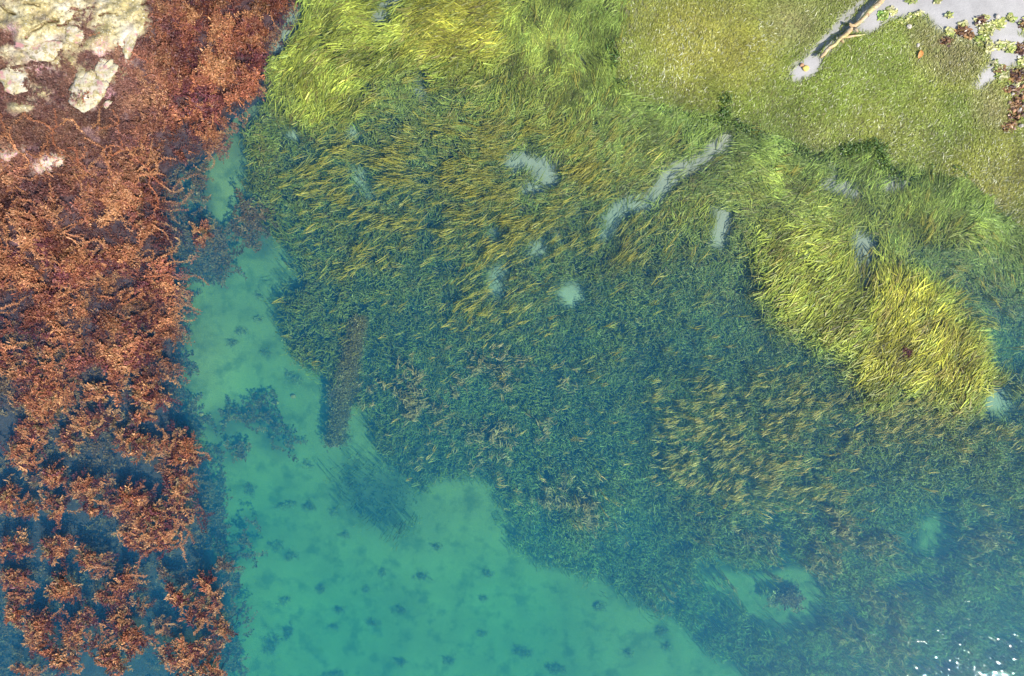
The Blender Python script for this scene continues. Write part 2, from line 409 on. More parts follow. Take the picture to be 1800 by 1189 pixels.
def rock_mat(name, use_attr=True):
    m, nt, out = newmat(name)
    geo = N(nt, "ShaderNodeNewGeometry")
    def noise(scale, det=6, rough=.6):
        n = N(nt, "ShaderNodeTexNoise"); n.inputs["Scale"].default_value = scale; n.inputs["Detail"].default_value = det
        n.inputs["Roughness"].default_value = rough
        nt.links.new(geo.outputs["Position"], n.inputs["Vector"]); return n.outputs["Fac"]
    c = ramp(nt, noise(2.2), [(.30, (.15, .135, .10)), (.42, (.25, .205, .085)), (.52, (.33, .28, .15)), (.66, (.40, .365, .26))])
    c = mix_rgb(nt, c, ramp(nt, noise(13, 5, .7), [(.34, (.34, .31, .28)), (.5, (1, 1, 1)), (.68, (1.3, 1.28, 1.2))]), 0.9, 'MULTIPLY')
    barn = ramp(nt, noise(30, 3), [(.60, (0, 0, 0)), (.68, (1, 1, 1))])
    c = mix_rgb(nt, c, (.5, .47, .4), barn)
    if use_attr:
        a = N(nt, "ShaderNodeAttribute", attribute_name="white").outputs["Fac"]
        wn_ = ramp(nt, noise(16, 4), [(.36, (0, 0, 0)), (.52, (1, 1, 1))])
        c = mix_rgb(nt, c, (.5, .46, .39), mix_rgb(nt, wn_, a, 1.0, 'MULTIPLY'))
        a = N(nt, "ShaderNodeAttribute", attribute_name="turf").outputs["Fac"]
        tc = ramp(nt, noise(26, 5, .7), [(.32, (.03, .016, .03)), (.5, (.10, .05, .045)), (.68, (.25, .15, .12))])
        c = mix_rgb(nt, c, tc, a)
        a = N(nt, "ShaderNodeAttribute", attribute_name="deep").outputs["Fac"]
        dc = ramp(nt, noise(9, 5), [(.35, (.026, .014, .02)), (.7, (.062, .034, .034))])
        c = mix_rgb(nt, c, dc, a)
        a = N(nt, "ShaderNodeAttribute", attribute_name="pink").outputs["Fac"]
        pn = ramp(nt, noise(20, 5, .75), [(.44, (0, 0, 0)), (.60, (.85, .85, .85))])
        pc = ramp(nt, noise(40, 3), [(.35, (.30, .05, .12)), (.65, (.58, .33, .36))])
        c = mix_rgb(nt, c, pc, mix_rgb(nt, pn, a, 1.0, 'MULTIPLY'))
    else:
        wn_ = ramp(nt, noise(9, 5, .7), [(.46, (0, 0, 0)), (.58, (1, 1, 1))])
        c = mix_rgb(nt, c, (.37, .32, .25), wn_)
        pk = ramp(nt, noise(4, 4), [(.55, (0, 0, 0)), (.64, (1, 1, 1))])
        c = mix_rgb(nt, c, (.33, .17, .16), pk)
    p = N(nt, "ShaderNodeBsdfPrincipled"); nt.links.new(c, p.inputs["Base Color"])
    p.inputs["Roughness"].default_value = 0.7; p.inputs["Specular IOR Level"].default_value = 0.3
    b = N(nt, "ShaderNodeBump"); b.inputs["Strength"].default_value = 0.8; b.inputs["Distance"].default_value = 0.03
    nt.links.new(noise(18, 8, .7), b.inputs["Height"]); nt.links.new(b.outputs[0], p.inputs["Normal"])
    nt.links.new(p.outputs[0], out.inputs[0])
    return m

def water_mat():
    m, nt, out = newmat("sea_water")
    geo = N(nt, "ShaderNodeNewGeometry")
    mp = N(nt, "ShaderNodeMapping", vector_type='TEXTURE'); mp.inputs["Rotation"].default_value = (0, 0, R(-22)); mp.inputs["Scale"].default_value = (1.0, 0.4, 1)
    nt.links.new(geo.outputs["Position"], mp.inputs["Vector"])
    n1 = N(nt, "ShaderNodeTexNoise"); n1.inputs["Scale"].default_value = 6.6; n1.inputs["Detail"].default_value = 3
    n2 = N(nt, "ShaderNodeTexNoise"); n2.inputs["Scale"].default_value = 1.3; n2.inputs["Detail"].default_value = 1
    nt.links.new(mp.outputs[0], n1.inputs["Vector"]); nt.links.new(mp.outputs[0], n2.inputs["Vector"])
    b = N(nt, "ShaderNodeBump"); b.inputs["Strength"].default_value = 1.0; b.inputs["Distance"].default_value = 0.0078
    gust = ramp(nt, n2.outputs["Fac"], [(.45, (.62,) * 3), (.60, (.7,) * 3), (.76, (1.5,) * 3)])
    hm = N(nt, "ShaderNodeMath", operation='MULTIPLY'); nt.links.new(n1.outputs["Fac"], hm.inputs[0]); nt.links.new(gust, hm.inputs[1])
    nt.links.new(hm.outputs[0], b.inputs["Height"])
    tr = N(nt, "ShaderNodeBsdfTransparent")
    gl = N(nt, "ShaderNodeBsdfGlossy"); gl.inputs["Roughness"].default_value = 0.02
    fr = N(nt, "ShaderNodeFresnel"); fr.inputs["IOR"].default_value = 1.33
    nt.links.new(b.outputs[0], gl.inputs["Normal"]); nt.links.new(b.outputs[0], fr.inputs["Normal"])
    mx = N(nt, "ShaderNodeMixShader"); nt.links.new(fr.outputs[0], mx.inputs[0])
    nt.links.new(tr.outputs[0], mx.inputs[1]); nt.links.new(gl.outputs[0], mx.inputs[2])
    nt.links.new(mx.outputs[0], out.inputs["Surface"])
    # absorption per metre = density * (1 - colour); scattering per metre = density * colour
    ab = N(nt, "ShaderNodeVolumeAbsorption"); ab.inputs["Density"].default_value = 0.5
    ab.inputs["Color"].default_value = (0.0, 0.87, 0.60, 1)
    scv = N(nt, "ShaderNodeVolumeScatter"); scv.inputs["Density"].default_value = 0.27
    scv.inputs["Color"].default_value = (0.03, 0.37, 1.0, 1); scv.inputs["Anisotropy"].default_value = 0.0
    ad = N(nt, "ShaderNodeAddShader"); nt.links.new(ab.outputs[0], ad.inputs[0]); nt.links.new(scv.outputs[0], ad.inputs[1])
    nt.links.new(ad.outputs[0], out.inputs["Volume"])
    return m

def wood_mat():
    m, nt, out = newmat("driftwood")
    tc = N(nt, "ShaderNodeTexCoord")
    mp = N(nt, "ShaderNodeMapping"); mp.inputs["Scale"].default_value = (3, 40, 40)
    nt.links.new(tc.outputs["Object"], mp.inputs["Vector"])
    n1 = N(nt, "ShaderNodeTexNoise"); n1.inputs["Scale"].default_value = 1.0; n1.inputs["Detail"].default_value = 6
    nt.links.new(mp.outputs[0], n1.inputs["Vector"])
    n2 = N(nt, "ShaderNodeTexNoise"); n2.inputs["Scale"].default_value = 3.2; n2.inputs["Detail"].default_value = 3
    nt.links.new(tc.outputs["Object"], n2.inputs["Vector"])
    c = ramp(nt, n2.outputs["Fac"], [(.36, (.40, .33, .21)), (.5, (.32, .21, .10)), (.62, (.36, .34, .13))])
    c = mix_rgb(nt, c, ramp(nt, n1.outputs["Fac"], [(.3, (.5,) * 3), (.65, (1.3,) * 3)]), .9, 'MULTIPLY')
    p = N(nt, "ShaderNodeBsdfPrincipled"); nt.links.new(c, p.inputs["Base Color"]); p.inputs["Roughness"].default_value = .7
    b = N(nt, "ShaderNodeBump"); b.inputs["Strength"].default_value = .6; b.inputs["Distance"].default_value = .01
    nt.links.new(n1.outputs["Fac"], b.inputs["Height"]); nt.links.new(b.outputs[0], p.inputs["Normal"])
    nt.links.new(p.outputs[0], out.inputs[0])
    return m

def stone_mat(name, a, bcol):
    m, nt, out = newmat(name)
    geo = N(nt, "ShaderNodeNewGeometry")
    n = N(nt, "ShaderNodeTexNoise"); n.inputs["Scale"].default_value = 25; n.inputs["Detail"].default_value = 5
    nt.links.new(geo.outputs["Position"], n.inputs["Vector"])
    c = ramp(nt, n.outputs["Fac"], [(.35, a), (.65, bcol)])
    p = N(nt, "ShaderNodeBsdfPrincipled"); nt.links.new(c, p.inputs["Base Color"]); p.inputs["Roughness"].default_value = .6
    nt.links.new(p.outputs[0], out.inputs[0])
    return m

M_GROUND, M_ROCK, M_BOULDER, M_WATER, M_WOOD = ground_mat(), rock_mat("ledge_rock"), rock_mat("boulder_rock", False), water_mat(), wood_mat()

# dark algae tufts on the open sand: px, py, rx, ry, label
TU = [(515, 665, 13, 11, "blotchy dark algae tuft beside two orange stones on the sand"), (487, 752, 10, 22, "tall dark algae tuft on the sand right of the weedy arm"), (505, 890, 16, 9, "faint wide algae tuft left of the large dark seagrass island"),
    (545, 889, 9, 12, "slim upright algae tuft just left of the dark seagrass island"), (587, 898, 7, 7, "tiny round algae tuft touching the dark seagrass island"), (515, 976, 12, 11, "dark double algae tuft below the faint wide tuft"),
    (487, 958, 12, 6, "flat dim algae tuft above the dark double tuft"), (610, 942, 9, 7, "small algae dot under the lower tip of the dark seagrass island"), (768, 960, 12, 7, "dark oval algae tuft in the middle of the open sand"),
    (675, 1006, 7, 9, "little upright algae tuft left of centre on the open sand"), (567, 1037, 10, 11, "dark squarish algae tuft on the sand, upper of a stepped pair"), (646, 1037, 6, 8, "thin algae speck right of the squarish tuft"),
    (740, 1012, 14, 8, "slanting faint algae tuft below the dark oval one"), (857, 1008, 15, 6, "long slanting algae streak near the meadow edge"), (850, 1050, 7, 6, "small algae dot below the long streak"),
    (501, 1056, 11, 8, "dark algae tuft lower of the stepped pair"), (595, 1071, 9, 8, "small algae tuft right of the stepped pair"), (478, 1134, 14, 25, "tall dark algae patch, left arm of a V on the lower sand"),
    (507, 1113, 8, 22, "slanting dark algae streak, right arm of a V on the lower sand"), (590, 1101, 9, 7, "faint algae spot right of the V-shaped pair"), (655, 1091, 10, 8, "faint round algae spot in the lower middle sand"),
    (700, 1069, 12, 8, "dim slanting algae spot above the bottom-middle tufts"), (915, 1146, 17, 11, "large dark algae tuft on the sand near the bottom"), (706, 1165, 11, 9, "dark algae tuft near the bottom edge, left of two"),
    (790, 1162, 10, 8, "dark algae tuft near the bottom edge, right of two"), (1055, 1064, 11, 9, "dark algae tuft with a pale stone beside it near the meadow edge"), (1160, 1111, 14, 10, "round dark algae tuft under the meadow edge"),
    (1104, 1148, 12, 7, "dim wide algae tuft left of the lowest sand tongue"), (1170, 1136, 8, 7, "faint algae spot under the round dark tuft"), (975, 1176, 20, 10, "broad dark algae tuft at the bottom edge of the sand"),
    (590, 1186, 20, 8, "broad algae smear at the bottom edge, left part of the sand"), (848, 1114, 9, 6, "tiny algae speck in the lower sand right of the faint round spot"), (712, 830, 8, 6, "small algae tuft between the seagrass island and the meadow"),
    (612, 776, 8, 10, "small dark algae tuft at the foot of the sunken log"), (540, 815, 9, 8, "faint algae tuft between the weedy arm and the seagrass island"), (470, 620, 7, 5, "tiny algae speck high on the green sand"),
    (455, 520, 6, 5, "tiny algae speck in the narrow upper channel"), (455, 560, 8, 6, "faint algae speck below the narrow upper channel"), (425, 585, 9, 8, "dim algae spot near the ledge on the upper sand"),
    (440, 858, 12, 12, "dim algae spot beside the ledge below the weedy arm"), (868, 842, 7, 6, "small algae dot in a notch of the meadow edge"), (410, 600, 7, 9, "small algae spot closest to the ledge on the upper sand")]

# ------------------------------------------------------------------ ground sheet
def grid_mesh(name, xs, ys, zf, mat, attrs, far=0):
    X, Y = np.meshgrid(xs, ys)
    Z = zf(X, Y)
    V = world_xyz(X, Y, Z)
    h, w = X.shape
    idx = np.arange(h * w).reshape(h, w)
    F = np.stack([idx[:-1, :-1], idx[1:, :-1], idx[1:, 1:], idx[:-1, 1:]], -1).reshape(-1, 4)
    return mesh_np(name, V, F, mat, None, None, True, {k: f(X, Y) for k, f in attrs.items()})

far = np.array([-6000., -3000., -1500., -800., -500., -380.])
xs = np.concatenate([far, np.arange(GX0, GX1 + 1, 7), [2180, 2300, 2600, 3300, 4800, 7800]])
ys = np.concatenate([far + 50, np.arange(GY0, GY1 + 1, 7), [1530, 1650, 2000, 2600, 4200, 7200]])
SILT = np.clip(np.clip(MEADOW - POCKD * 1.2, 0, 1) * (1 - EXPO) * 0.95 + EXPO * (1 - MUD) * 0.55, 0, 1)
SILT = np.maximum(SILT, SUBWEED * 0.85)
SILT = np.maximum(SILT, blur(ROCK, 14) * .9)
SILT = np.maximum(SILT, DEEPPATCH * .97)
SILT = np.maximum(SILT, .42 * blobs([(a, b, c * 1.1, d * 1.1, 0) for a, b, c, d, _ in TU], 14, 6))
MUDA = np.clip(EXPO + 0.6 * POCKD * (GY < 720), 0, 1)
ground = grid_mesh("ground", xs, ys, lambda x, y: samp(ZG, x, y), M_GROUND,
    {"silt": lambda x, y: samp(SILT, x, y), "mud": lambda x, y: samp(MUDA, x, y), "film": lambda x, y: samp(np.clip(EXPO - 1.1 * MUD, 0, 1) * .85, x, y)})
tag(ground, "sandy and muddy shore bottom under the seagrass", kind="structure")

# rock ledge at the upper left, cracked
cracks = [([(46, 68), (60, 52), (75, 43), (90, 40), (103, 38)], 3.6), ([(104, 46), (117, 41), (122, 36)], 2.6), ([(-20, 2), (0, 9), (14, 17), (24, 27)], 3.0),
          ([(46, 8), (57, 6), (70, 9)], 3.2), ([(250, 8), (266, 5), (282, 8)], 3.4), ([(128, 155), (139, 144), (152, 138)], 2.6), ([(133, 17), (150, 16), (165, 14)], 2.2),
          ([(20, 119), (45, 115), (60, 112)], 2.2), ([(126, 34), (140, 36)], 2.0), ([(172, 28), (190, 22), (205, 25)], 1.6)]
def rock_z(X, Y):
    z = samp(ZS, X, Y) - 0.04
    rk = samp(ROCKB, X, Y)
    b = samp(BARE, X, Y)
    d = fbm(X, Y * 1.6, 34, 91, 5, .6); e = 1 - np.abs(fbm(X + Y * .4, Y * 2.0, 60, 97, 4))
    z = z + rk * (0.055 * d + 0.05 * (e - .6)) * (0.5 + b) + 0.10 * b * np.clip(rk, 0, 1)
    for pts, w in cracks:
        D = np.full(X.shape, 1e9)
        xw = X + 3 * fbm(X, Y, 14, 301, 2); yw = Y + 3 * fbm(X, Y, 14, 311, 2)
        for (x0, y0), (x1, y1) in zip(pts[:-1], pts[1:]):
            dx, dy = x1 - x0, y1 - y0
            t = np.clip(((xw - x0) * dx + (yw - y0) * dy) / (dx * dx + dy * dy), 0, 1)
            D = np.minimum(D, np.hypot(xw - x0 - t * dx, yw - y0 - t * dy))
        z = z - 0.22 * np.clip((w - D) / (w * .5), 0, 1)
    return z - 0.25 * np.clip((0.12 - rk) / 0.12, 0, 1)
rxs = np.concatenate([np.arange(-300, -60, 8), np.arange(-60, 300, 2), np.arange(300, 590, 5)])
rys = np.concatenate([np.arange(-250, -50, 8), np.arange(-50, 320, 2), np.arange(320, 1451, 6)])
WHITE = np.maximum(blobs([(160, 165, 26, 26, 0), (30, 150, 20, 16, 30), (55, 93, 30, 9, 10), (225, 70, 9, 28, 10), (70, 112, 18, 12, 0), (100, 76, 22, 9, -20), (140, 60, 14, 9, 0)], 10, 4), 0)
TURF = np.clip((1 - BARE) * 1.0, 0, 1)
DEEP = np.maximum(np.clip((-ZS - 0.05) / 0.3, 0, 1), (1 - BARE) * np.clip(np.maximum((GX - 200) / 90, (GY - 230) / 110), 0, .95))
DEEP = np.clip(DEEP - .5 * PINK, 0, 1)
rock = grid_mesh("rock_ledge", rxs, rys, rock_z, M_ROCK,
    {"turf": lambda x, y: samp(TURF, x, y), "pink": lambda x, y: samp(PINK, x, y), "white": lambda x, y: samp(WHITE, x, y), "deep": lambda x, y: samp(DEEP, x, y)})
tag(rock, "cracked cream and ochre rock ledge sloping into the water", kind="structure")

# ------------------------------------------------------------------ water
wb = 90.0
wv = np.array([(x, y, z) for z in (-6.0, 0.0) for (x, y) in ((-wb, -wb), (wb, -wb), (wb, wb), (-wb, wb))])
wf = np.array([(3, 2, 1, 0), (4, 5, 6, 7), (0, 1, 5, 4), (1, 2, 6, 5), (2, 3, 7, 6), (3, 0, 4, 7)])
water = mesh_np("water", wv, wf, M_WATER)
tag(water, "clear green-blue sea water over the seagrass", kind="structure")

# ------------------------------------------------------------------ eelgrass meadow (uncountable)
def blades(geo, px, py, ang, L, zc, zroot, hw, col, S=4, bend=0.5, tiltmax=35, wob=0.03):
    n = len(px)
    t = np.linspace(0, 1, S)[None]
    b = rng.normal(0, bend, n)[:, None]
    a = ang[:, None] + b * (t - .4)
    step = L[:, None] / (S - 1)
    dx = np.cumsum(np.concatenate([np.zeros((n, 1)), np.cos(a[:, :-1]) * step], 1), 1)
    dy = np.cumsum(np.concatenate([np.zeros((n, 1)), np.sin(a[:, :-1]) * step], 1), 1)
    base = world_xyz(px, py, zc)
    # the visible stretch is centred on the spot
    dx = dx - dx.mean(1, keepdims=True); dy = dy - dy.mean(1, keepdims=True)
    rise = np.clip(t / 0.34, 0, 1) ** 0.7
    z = zroot[:, None] + (zc - zroot)[:, None] * rise + rng.normal(0, 1, (n, S)) * wob * np.minimum(1, (zc - zroot)[:, None] * 3)
    z[:, -1] -= 0.02 * rng.random(n)
    P = np.stack([base[:, :1] + dx, base[:, 1:2] + dy, z], -1)
    tl = np.radians(rng.normal(0, tiltmax, n))[:, None]
    side = np.stack([-np.sin(a) * np.cos(tl), np.cos(a) * np.cos(tl), np.sin(tl) + 0 * a], -1)
    W = hw[:, None] * np.interp(t, [0, .2, .75, 1], [.75, 1, .9, .25])
    geo.add(*ribbons(P, side, W, col, np.interp(t[0], [0, .4, 1], [.75, 1, 1.08])))

def meadow():
    g = Geo()
    D = np.clip(np.clip(MEADOW + .6 * fbm(GX, GY, 18, 471, 3) * np.clip(4 * blur(MEADOW, 10) * (1 - blur(MEADOW, 10)), 0, 1), 0, 1) - .975 * POCKD, 0, 1) * np.clip(1 - 1.3 * EXPO, 0, 1)
    D = np.maximum(D, DEEPPATCH * .42)
    nz = fbm(GX, GY, 26, 121, 3)
    shallow = np.clip((ZC + .35) / .3, 0, 1)
    low = np.clip((GY - 850) / 150, 0, 1)
    D = D * np.clip(.85 - .1 * low + (lerp(.35, .8, shallow) + .55 * low) * nz + .15 * shallow, 0.05, 1.7)
    D = D * np.clip(1 - ((GX < -40) | (GX > 1900) | (GY < -60) | (GY > 1290)) * .75, 0, 1)
    T, m = 46000, 5
    p = scatter(D, T)
    fc, fs = samp(FC, p[:, 0], p[:, 1]), samp(FSN, p[:, 0], p[:, 1])
    zc0 = samp(ZC, p[:, 0], p[:, 1]); zg = samp(ZG, p[:, 0], p[:, 1]) - .02
    br = samp(BRS, p[:, 0], p[:, 1]); vb = samp(VERYB, p[:, 0], p[:, 1])
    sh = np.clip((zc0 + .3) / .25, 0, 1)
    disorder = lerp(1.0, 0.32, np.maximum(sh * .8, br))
    ang = np.arctan2(fs, fc) + rng.normal(0, 1, T) * disorder + .35 * fbm(p[:, 0], p[:, 1], 60, 131, 3)
    gap = np.maximum(zc0 - zg, 0.03)
    lift = fbm(p[:, 0], p[:, 1], 20, 141, 2) * .12 + rng.normal(0, .05, T)
    zt = np.minimum(zc0 + lift * np.clip(-zc0 * 2.2 + .12, .08, 1) * np.minimum(1, gap * 2.5), -0.012)
    zt = np.maximum(zt, zg + .03)
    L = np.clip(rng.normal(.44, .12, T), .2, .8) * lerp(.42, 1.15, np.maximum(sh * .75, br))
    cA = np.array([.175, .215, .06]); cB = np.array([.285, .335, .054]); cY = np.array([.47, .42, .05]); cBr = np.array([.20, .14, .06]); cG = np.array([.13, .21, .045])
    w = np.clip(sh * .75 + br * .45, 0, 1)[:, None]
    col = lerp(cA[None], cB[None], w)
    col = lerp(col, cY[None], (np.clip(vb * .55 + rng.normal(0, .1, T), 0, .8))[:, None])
    u = rng.random(T)[:, None]
    col = np.where(u < .12, lerp(col, cBr, .6), np.where(u > .80, lerp(col, cG, .55), col))
    grn = np.clip(samp(blur(EXPO, 60), p[:, 0], p[:, 1]) * 1.6, 0, .6)[:, None]
    col = lerp(col, cG[None] * 1.25, grn)
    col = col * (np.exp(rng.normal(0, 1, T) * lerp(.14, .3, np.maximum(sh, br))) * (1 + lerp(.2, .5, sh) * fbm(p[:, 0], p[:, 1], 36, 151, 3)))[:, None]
    near = zc0 > -.3
    dpp = samp(DEEPPATCH, p[:, 0], p[:, 1]) * (samp(MEADOW, p[:, 0], p[:, 1]) < .5)
    L = np.where(dpp > .12, L * .45, L); ang = np.where(dpp > .12, rng.uniform(0, 6.28, T), ang)
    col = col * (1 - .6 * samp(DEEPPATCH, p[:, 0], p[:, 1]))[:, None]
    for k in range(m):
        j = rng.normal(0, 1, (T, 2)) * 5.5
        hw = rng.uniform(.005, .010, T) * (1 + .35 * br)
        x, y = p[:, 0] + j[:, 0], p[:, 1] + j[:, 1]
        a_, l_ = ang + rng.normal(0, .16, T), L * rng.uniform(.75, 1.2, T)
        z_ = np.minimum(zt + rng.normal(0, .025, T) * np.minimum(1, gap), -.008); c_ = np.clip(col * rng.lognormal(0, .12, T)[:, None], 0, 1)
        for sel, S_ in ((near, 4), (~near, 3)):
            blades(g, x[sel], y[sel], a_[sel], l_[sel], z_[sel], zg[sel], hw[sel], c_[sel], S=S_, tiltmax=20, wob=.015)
    # bundles reaching toward the surface, sun flecks painted in as paler yellow blades
    H = np.maximum.reduce([blobs([(610, 425, 70, 38, -10), (810, 365, 70, 24, -10), (880, 430, 70, 50, -20), (690, 278, 50, 16, 0), (560, 320, 60, 30, 0), (1080, 400, 90, 40, -20), (900, 340, 90, 30, 0),
        (860, 550, 60, 50, 0), (690, 330, 60, 30, 0), (980, 390, 40, 40, 0), (760, 300, 220, 110, 0), (960, 300, 120, 80, 0)], 24, 30) * .8,
        blobs([(1250, 740, 110, 80, 10), (1270, 840, 100, 50, 0), (1400, 720, 110, 50, 0), (1400, 860, 90, 40, 0), (1700, 560, 60, 60, 0), (1560, 740, 160, 30, 0), (1780, 760, 60, 40, 0)], 20, 20) * .7, .04 + 0 * GX])
    H = H * np.clip(MEADOW - 1.05 * POCKD, 0, 1) * (1 - EXPO) * (GY < 930) * np.clip(.75 + .8 * fbm(GX, GY, 30, 161, 3), 0, 2)
    T2 = 2700
    p = scatter(H, T2)
    ang = np.arctan2(samp(FSN, p[:, 0], p[:, 1]), samp(FC, p[:, 0], p[:, 1])) + rng.normal(0, .2, T2)
    upp = np.clip((600 - p[:, 1]) / 80, 0, 1)
    zc0 = samp(ZC, p[:, 0], p[:, 1])
    zt = np.minimum(zc0 + rng.uniform(.1, .85, T2) * -zc0, -.015)
    zg = samp(ZG, p[:, 0], p[:, 1])
    warm = np.clip((p[:, 1] - 560) / 250, 0, 1)[:, None]
    col = lerp(np.array([.32, .30, .06]), np.array([.44, .38, .13]), warm) * rng.lognormal(0, .18, T2)[:, None]
    for k in range(4):
        j = rng.normal(0, 1, (T2, 2)) * 2.2
        blades(g, p[:, 0] + j[:, 0], p[:, 1] + j[:, 1], ang + rng.normal(0, .14, T2), np.clip(rng.normal(.24, .06, T2), .12, .5) * (1 + .75 * upp), np.minimum(zt + rng.normal(0, .02, T2), -.008), zg,
               rng.uniform(.0035, .0075, T2), col, bend=.6, tiltmax=20)
    # pale frayed sprigs in the deeper water
    H = blobs([(1020, 890, 60, 45, 20), (960, 850, 40, 30, 0), (1050, 920, 30, 20, 30), (1320, 1020, 60, 18, 10), (1180, 1035, 22, 16, 30), (960, 705, 40, 20, 0), (730, 720, 60, 60, 0), (850, 720, 120, 90, 0), (1540, 1110, 60, 50, 40), (1450, 960, 120, 60, 0), (1350, 940, 80, 30, 0), (1750, 960, 60, 40, 0)], 20, 14)
    H = H * np.clip(.3 + 1.4 * fbm(GX, GY, 40, 171, 3), 0, 2) * np.clip(MEADOW + .3 - POCK * .6, 0, 1)
    T3 = 900
    p = scatter(H, T3)
    ang = np.arctan2(samp(FSN, p[:, 0], p[:, 1]), samp(FC, p[:, 0], p[:, 1])) + rng.normal(0, .7, T3)
    zg = samp(ZG, p[:, 0], p[:, 1]); zt = np.maximum(samp(ZC, p[:, 0], p[:, 1]) + rng.uniform(.05, .35, T3), zg + .1)
    zt = np.minimum(zt, -.1)
    col = np.array([.33, .25, .12]) * rng.lognormal(0, .2, T3)[:, None]
    for k in range(4):
        j = rng.normal(0, 1, (T3, 2)) * 2
        blades(g, p[:, 0] + j[:, 0], p[:, 1] + j[:, 1], ang + rng.normal(0, .5, T3), rng.uniform(.14, .3, T3), zt, zg, rng.uniform(.007, .012, T3), col, bend=.8)
    o = g.build("eelgrass", M_GRASS)
    tag(o, "yellow-green eelgrass meadow swaying under the water", kind="stuff")
meadow()

def flat_mat():
    g = Geo()
    D = np.clip(EXPO - 1.15 * MUD, 0, 1) * np.clip(1.0 + .5 * fbm(GX, GY, 60, 181, 4), .2, 2)
    far_ = blobs([(1650, 75, 60, 40, 30), (1390, 40, 40, 40, 0), (1740, 190, 40, 30, 0), (1690, 110, 40, 40, 0)], 20, 16)
    D = D * (1 - .45 * far_) * np.clip(1 - ((GX > 1900) | (GY < -60)) * .7, 0, 1)
    T = 94000
    p = scatter(D, T)
    swirl = fbm(p[:, 0], p[:, 1], 170, 191, 3) * 1.3
    ang = R(70) + swirl + rng.normal(0, .65, T)
    zg = samp(ZG, p[:, 0], p[:, 1])
    zt = zg + rng.uniform(.010, .032, T)
    cG = np.array([.205, .262, .04]); cY = np.array([.30, .285, .05]); cT = np.array([.26, .225, .10]); cB = np.array([.16, .13, .05])
    warm = np.clip(samp(blobs([(1250, 20, 150, 60, 0), (1330, 60, 60, 60, 0), (1780, 310, 60, 70, 0), (1150, 20, 60, 60, 0), (1200, 90, 120, 40, 0)], 30, 40), p[:, 0], p[:, 1]) * .75 + .45 * fbm(p[:, 0], p[:, 1], 110, 201, 4) + .12, 0, 1)[:, None]
    col = lerp(cG, cY, warm)
    tan = np.clip(samp(far_, p[:, 0], p[:, 1]) * .75 + .3 * fbm(p[:, 0], p[:, 1], 80, 211, 4) - .05, 0, .8)[:, None]
    col = lerp(col, cT, tan)
    u = rng.random(T)[:, None]
    col = np.where(u < .08, lerp(col, cB, .7), np.where(u > .985 - .06 * np.clip(fbm(p[:, 0], p[:, 1], 80, 441, 3), 0, 1)[:, None], np.array([.5, .5, .33]), col))
    col = np.clip(col * rng.lognormal(0, .16, T)[:, None] * (1 + .2 * fbm(p[:, 0], p[:, 1], 26, 221, 3))[:, None], 0, 1)
    blades(g, p[:, 0], p[:, 1], ang, np.clip(rng.normal(.12, .04, T), .05, .3), zt, zg - .005, rng.uniform(.0045, .009, T), col, S=3, bend=1.0, tiltmax=11, wob=.05)
    # fresh green tufts along the bank
    sl = [[(1082, 70), (1086, 110)], [(1083, 150), (1112, 148)], [(1112, 182), (1150, 190), (1180, 182)], [(1225, 200), (1275, 212), (1276, 172)], [(1290, 224), (1330, 236), (1352, 240), (1372, 262), (1420, 270), (1450, 268)],
          [(1478, 262), (1540, 246), (1548, 290), (1575, 310), (1612, 318)], [(1610, 312), (1640, 300), (1660, 310), (1700, 298)]]
    B = np.maximum.reduce([stroke(s, 2.5, 9, 2) for s in sl]) * np.clip(.5 + 1.3 * fbm(GX, GY, 40, 401, 3), .05, 2)
    T = 1700
    p = scatter(B, T)
    zg = samp(ZG, p[:, 0], p[:, 1])
    col = lerp(np.array([.045, .10, .03]), np.array([.15, .21, .04]), rng.random(T)[:, None] ** 1.3) * rng.lognormal(0, .3, T)[:, None]
    blades(g, p[:, 0], p[:, 1], rng.uniform(0, 6.28, T), rng.uniform(.06, .16, T), zg + rng.uniform(.03, .13, T), zg, rng.uniform(.007, .013, T), col, S=3, bend=1, tiltmax=30)
    o = g.build("flattened_eelgrass", M_FLAT)
    tag(o, "flattened wet green eelgrass mat on the exposed mud", kind="stuff")
flat_mat()

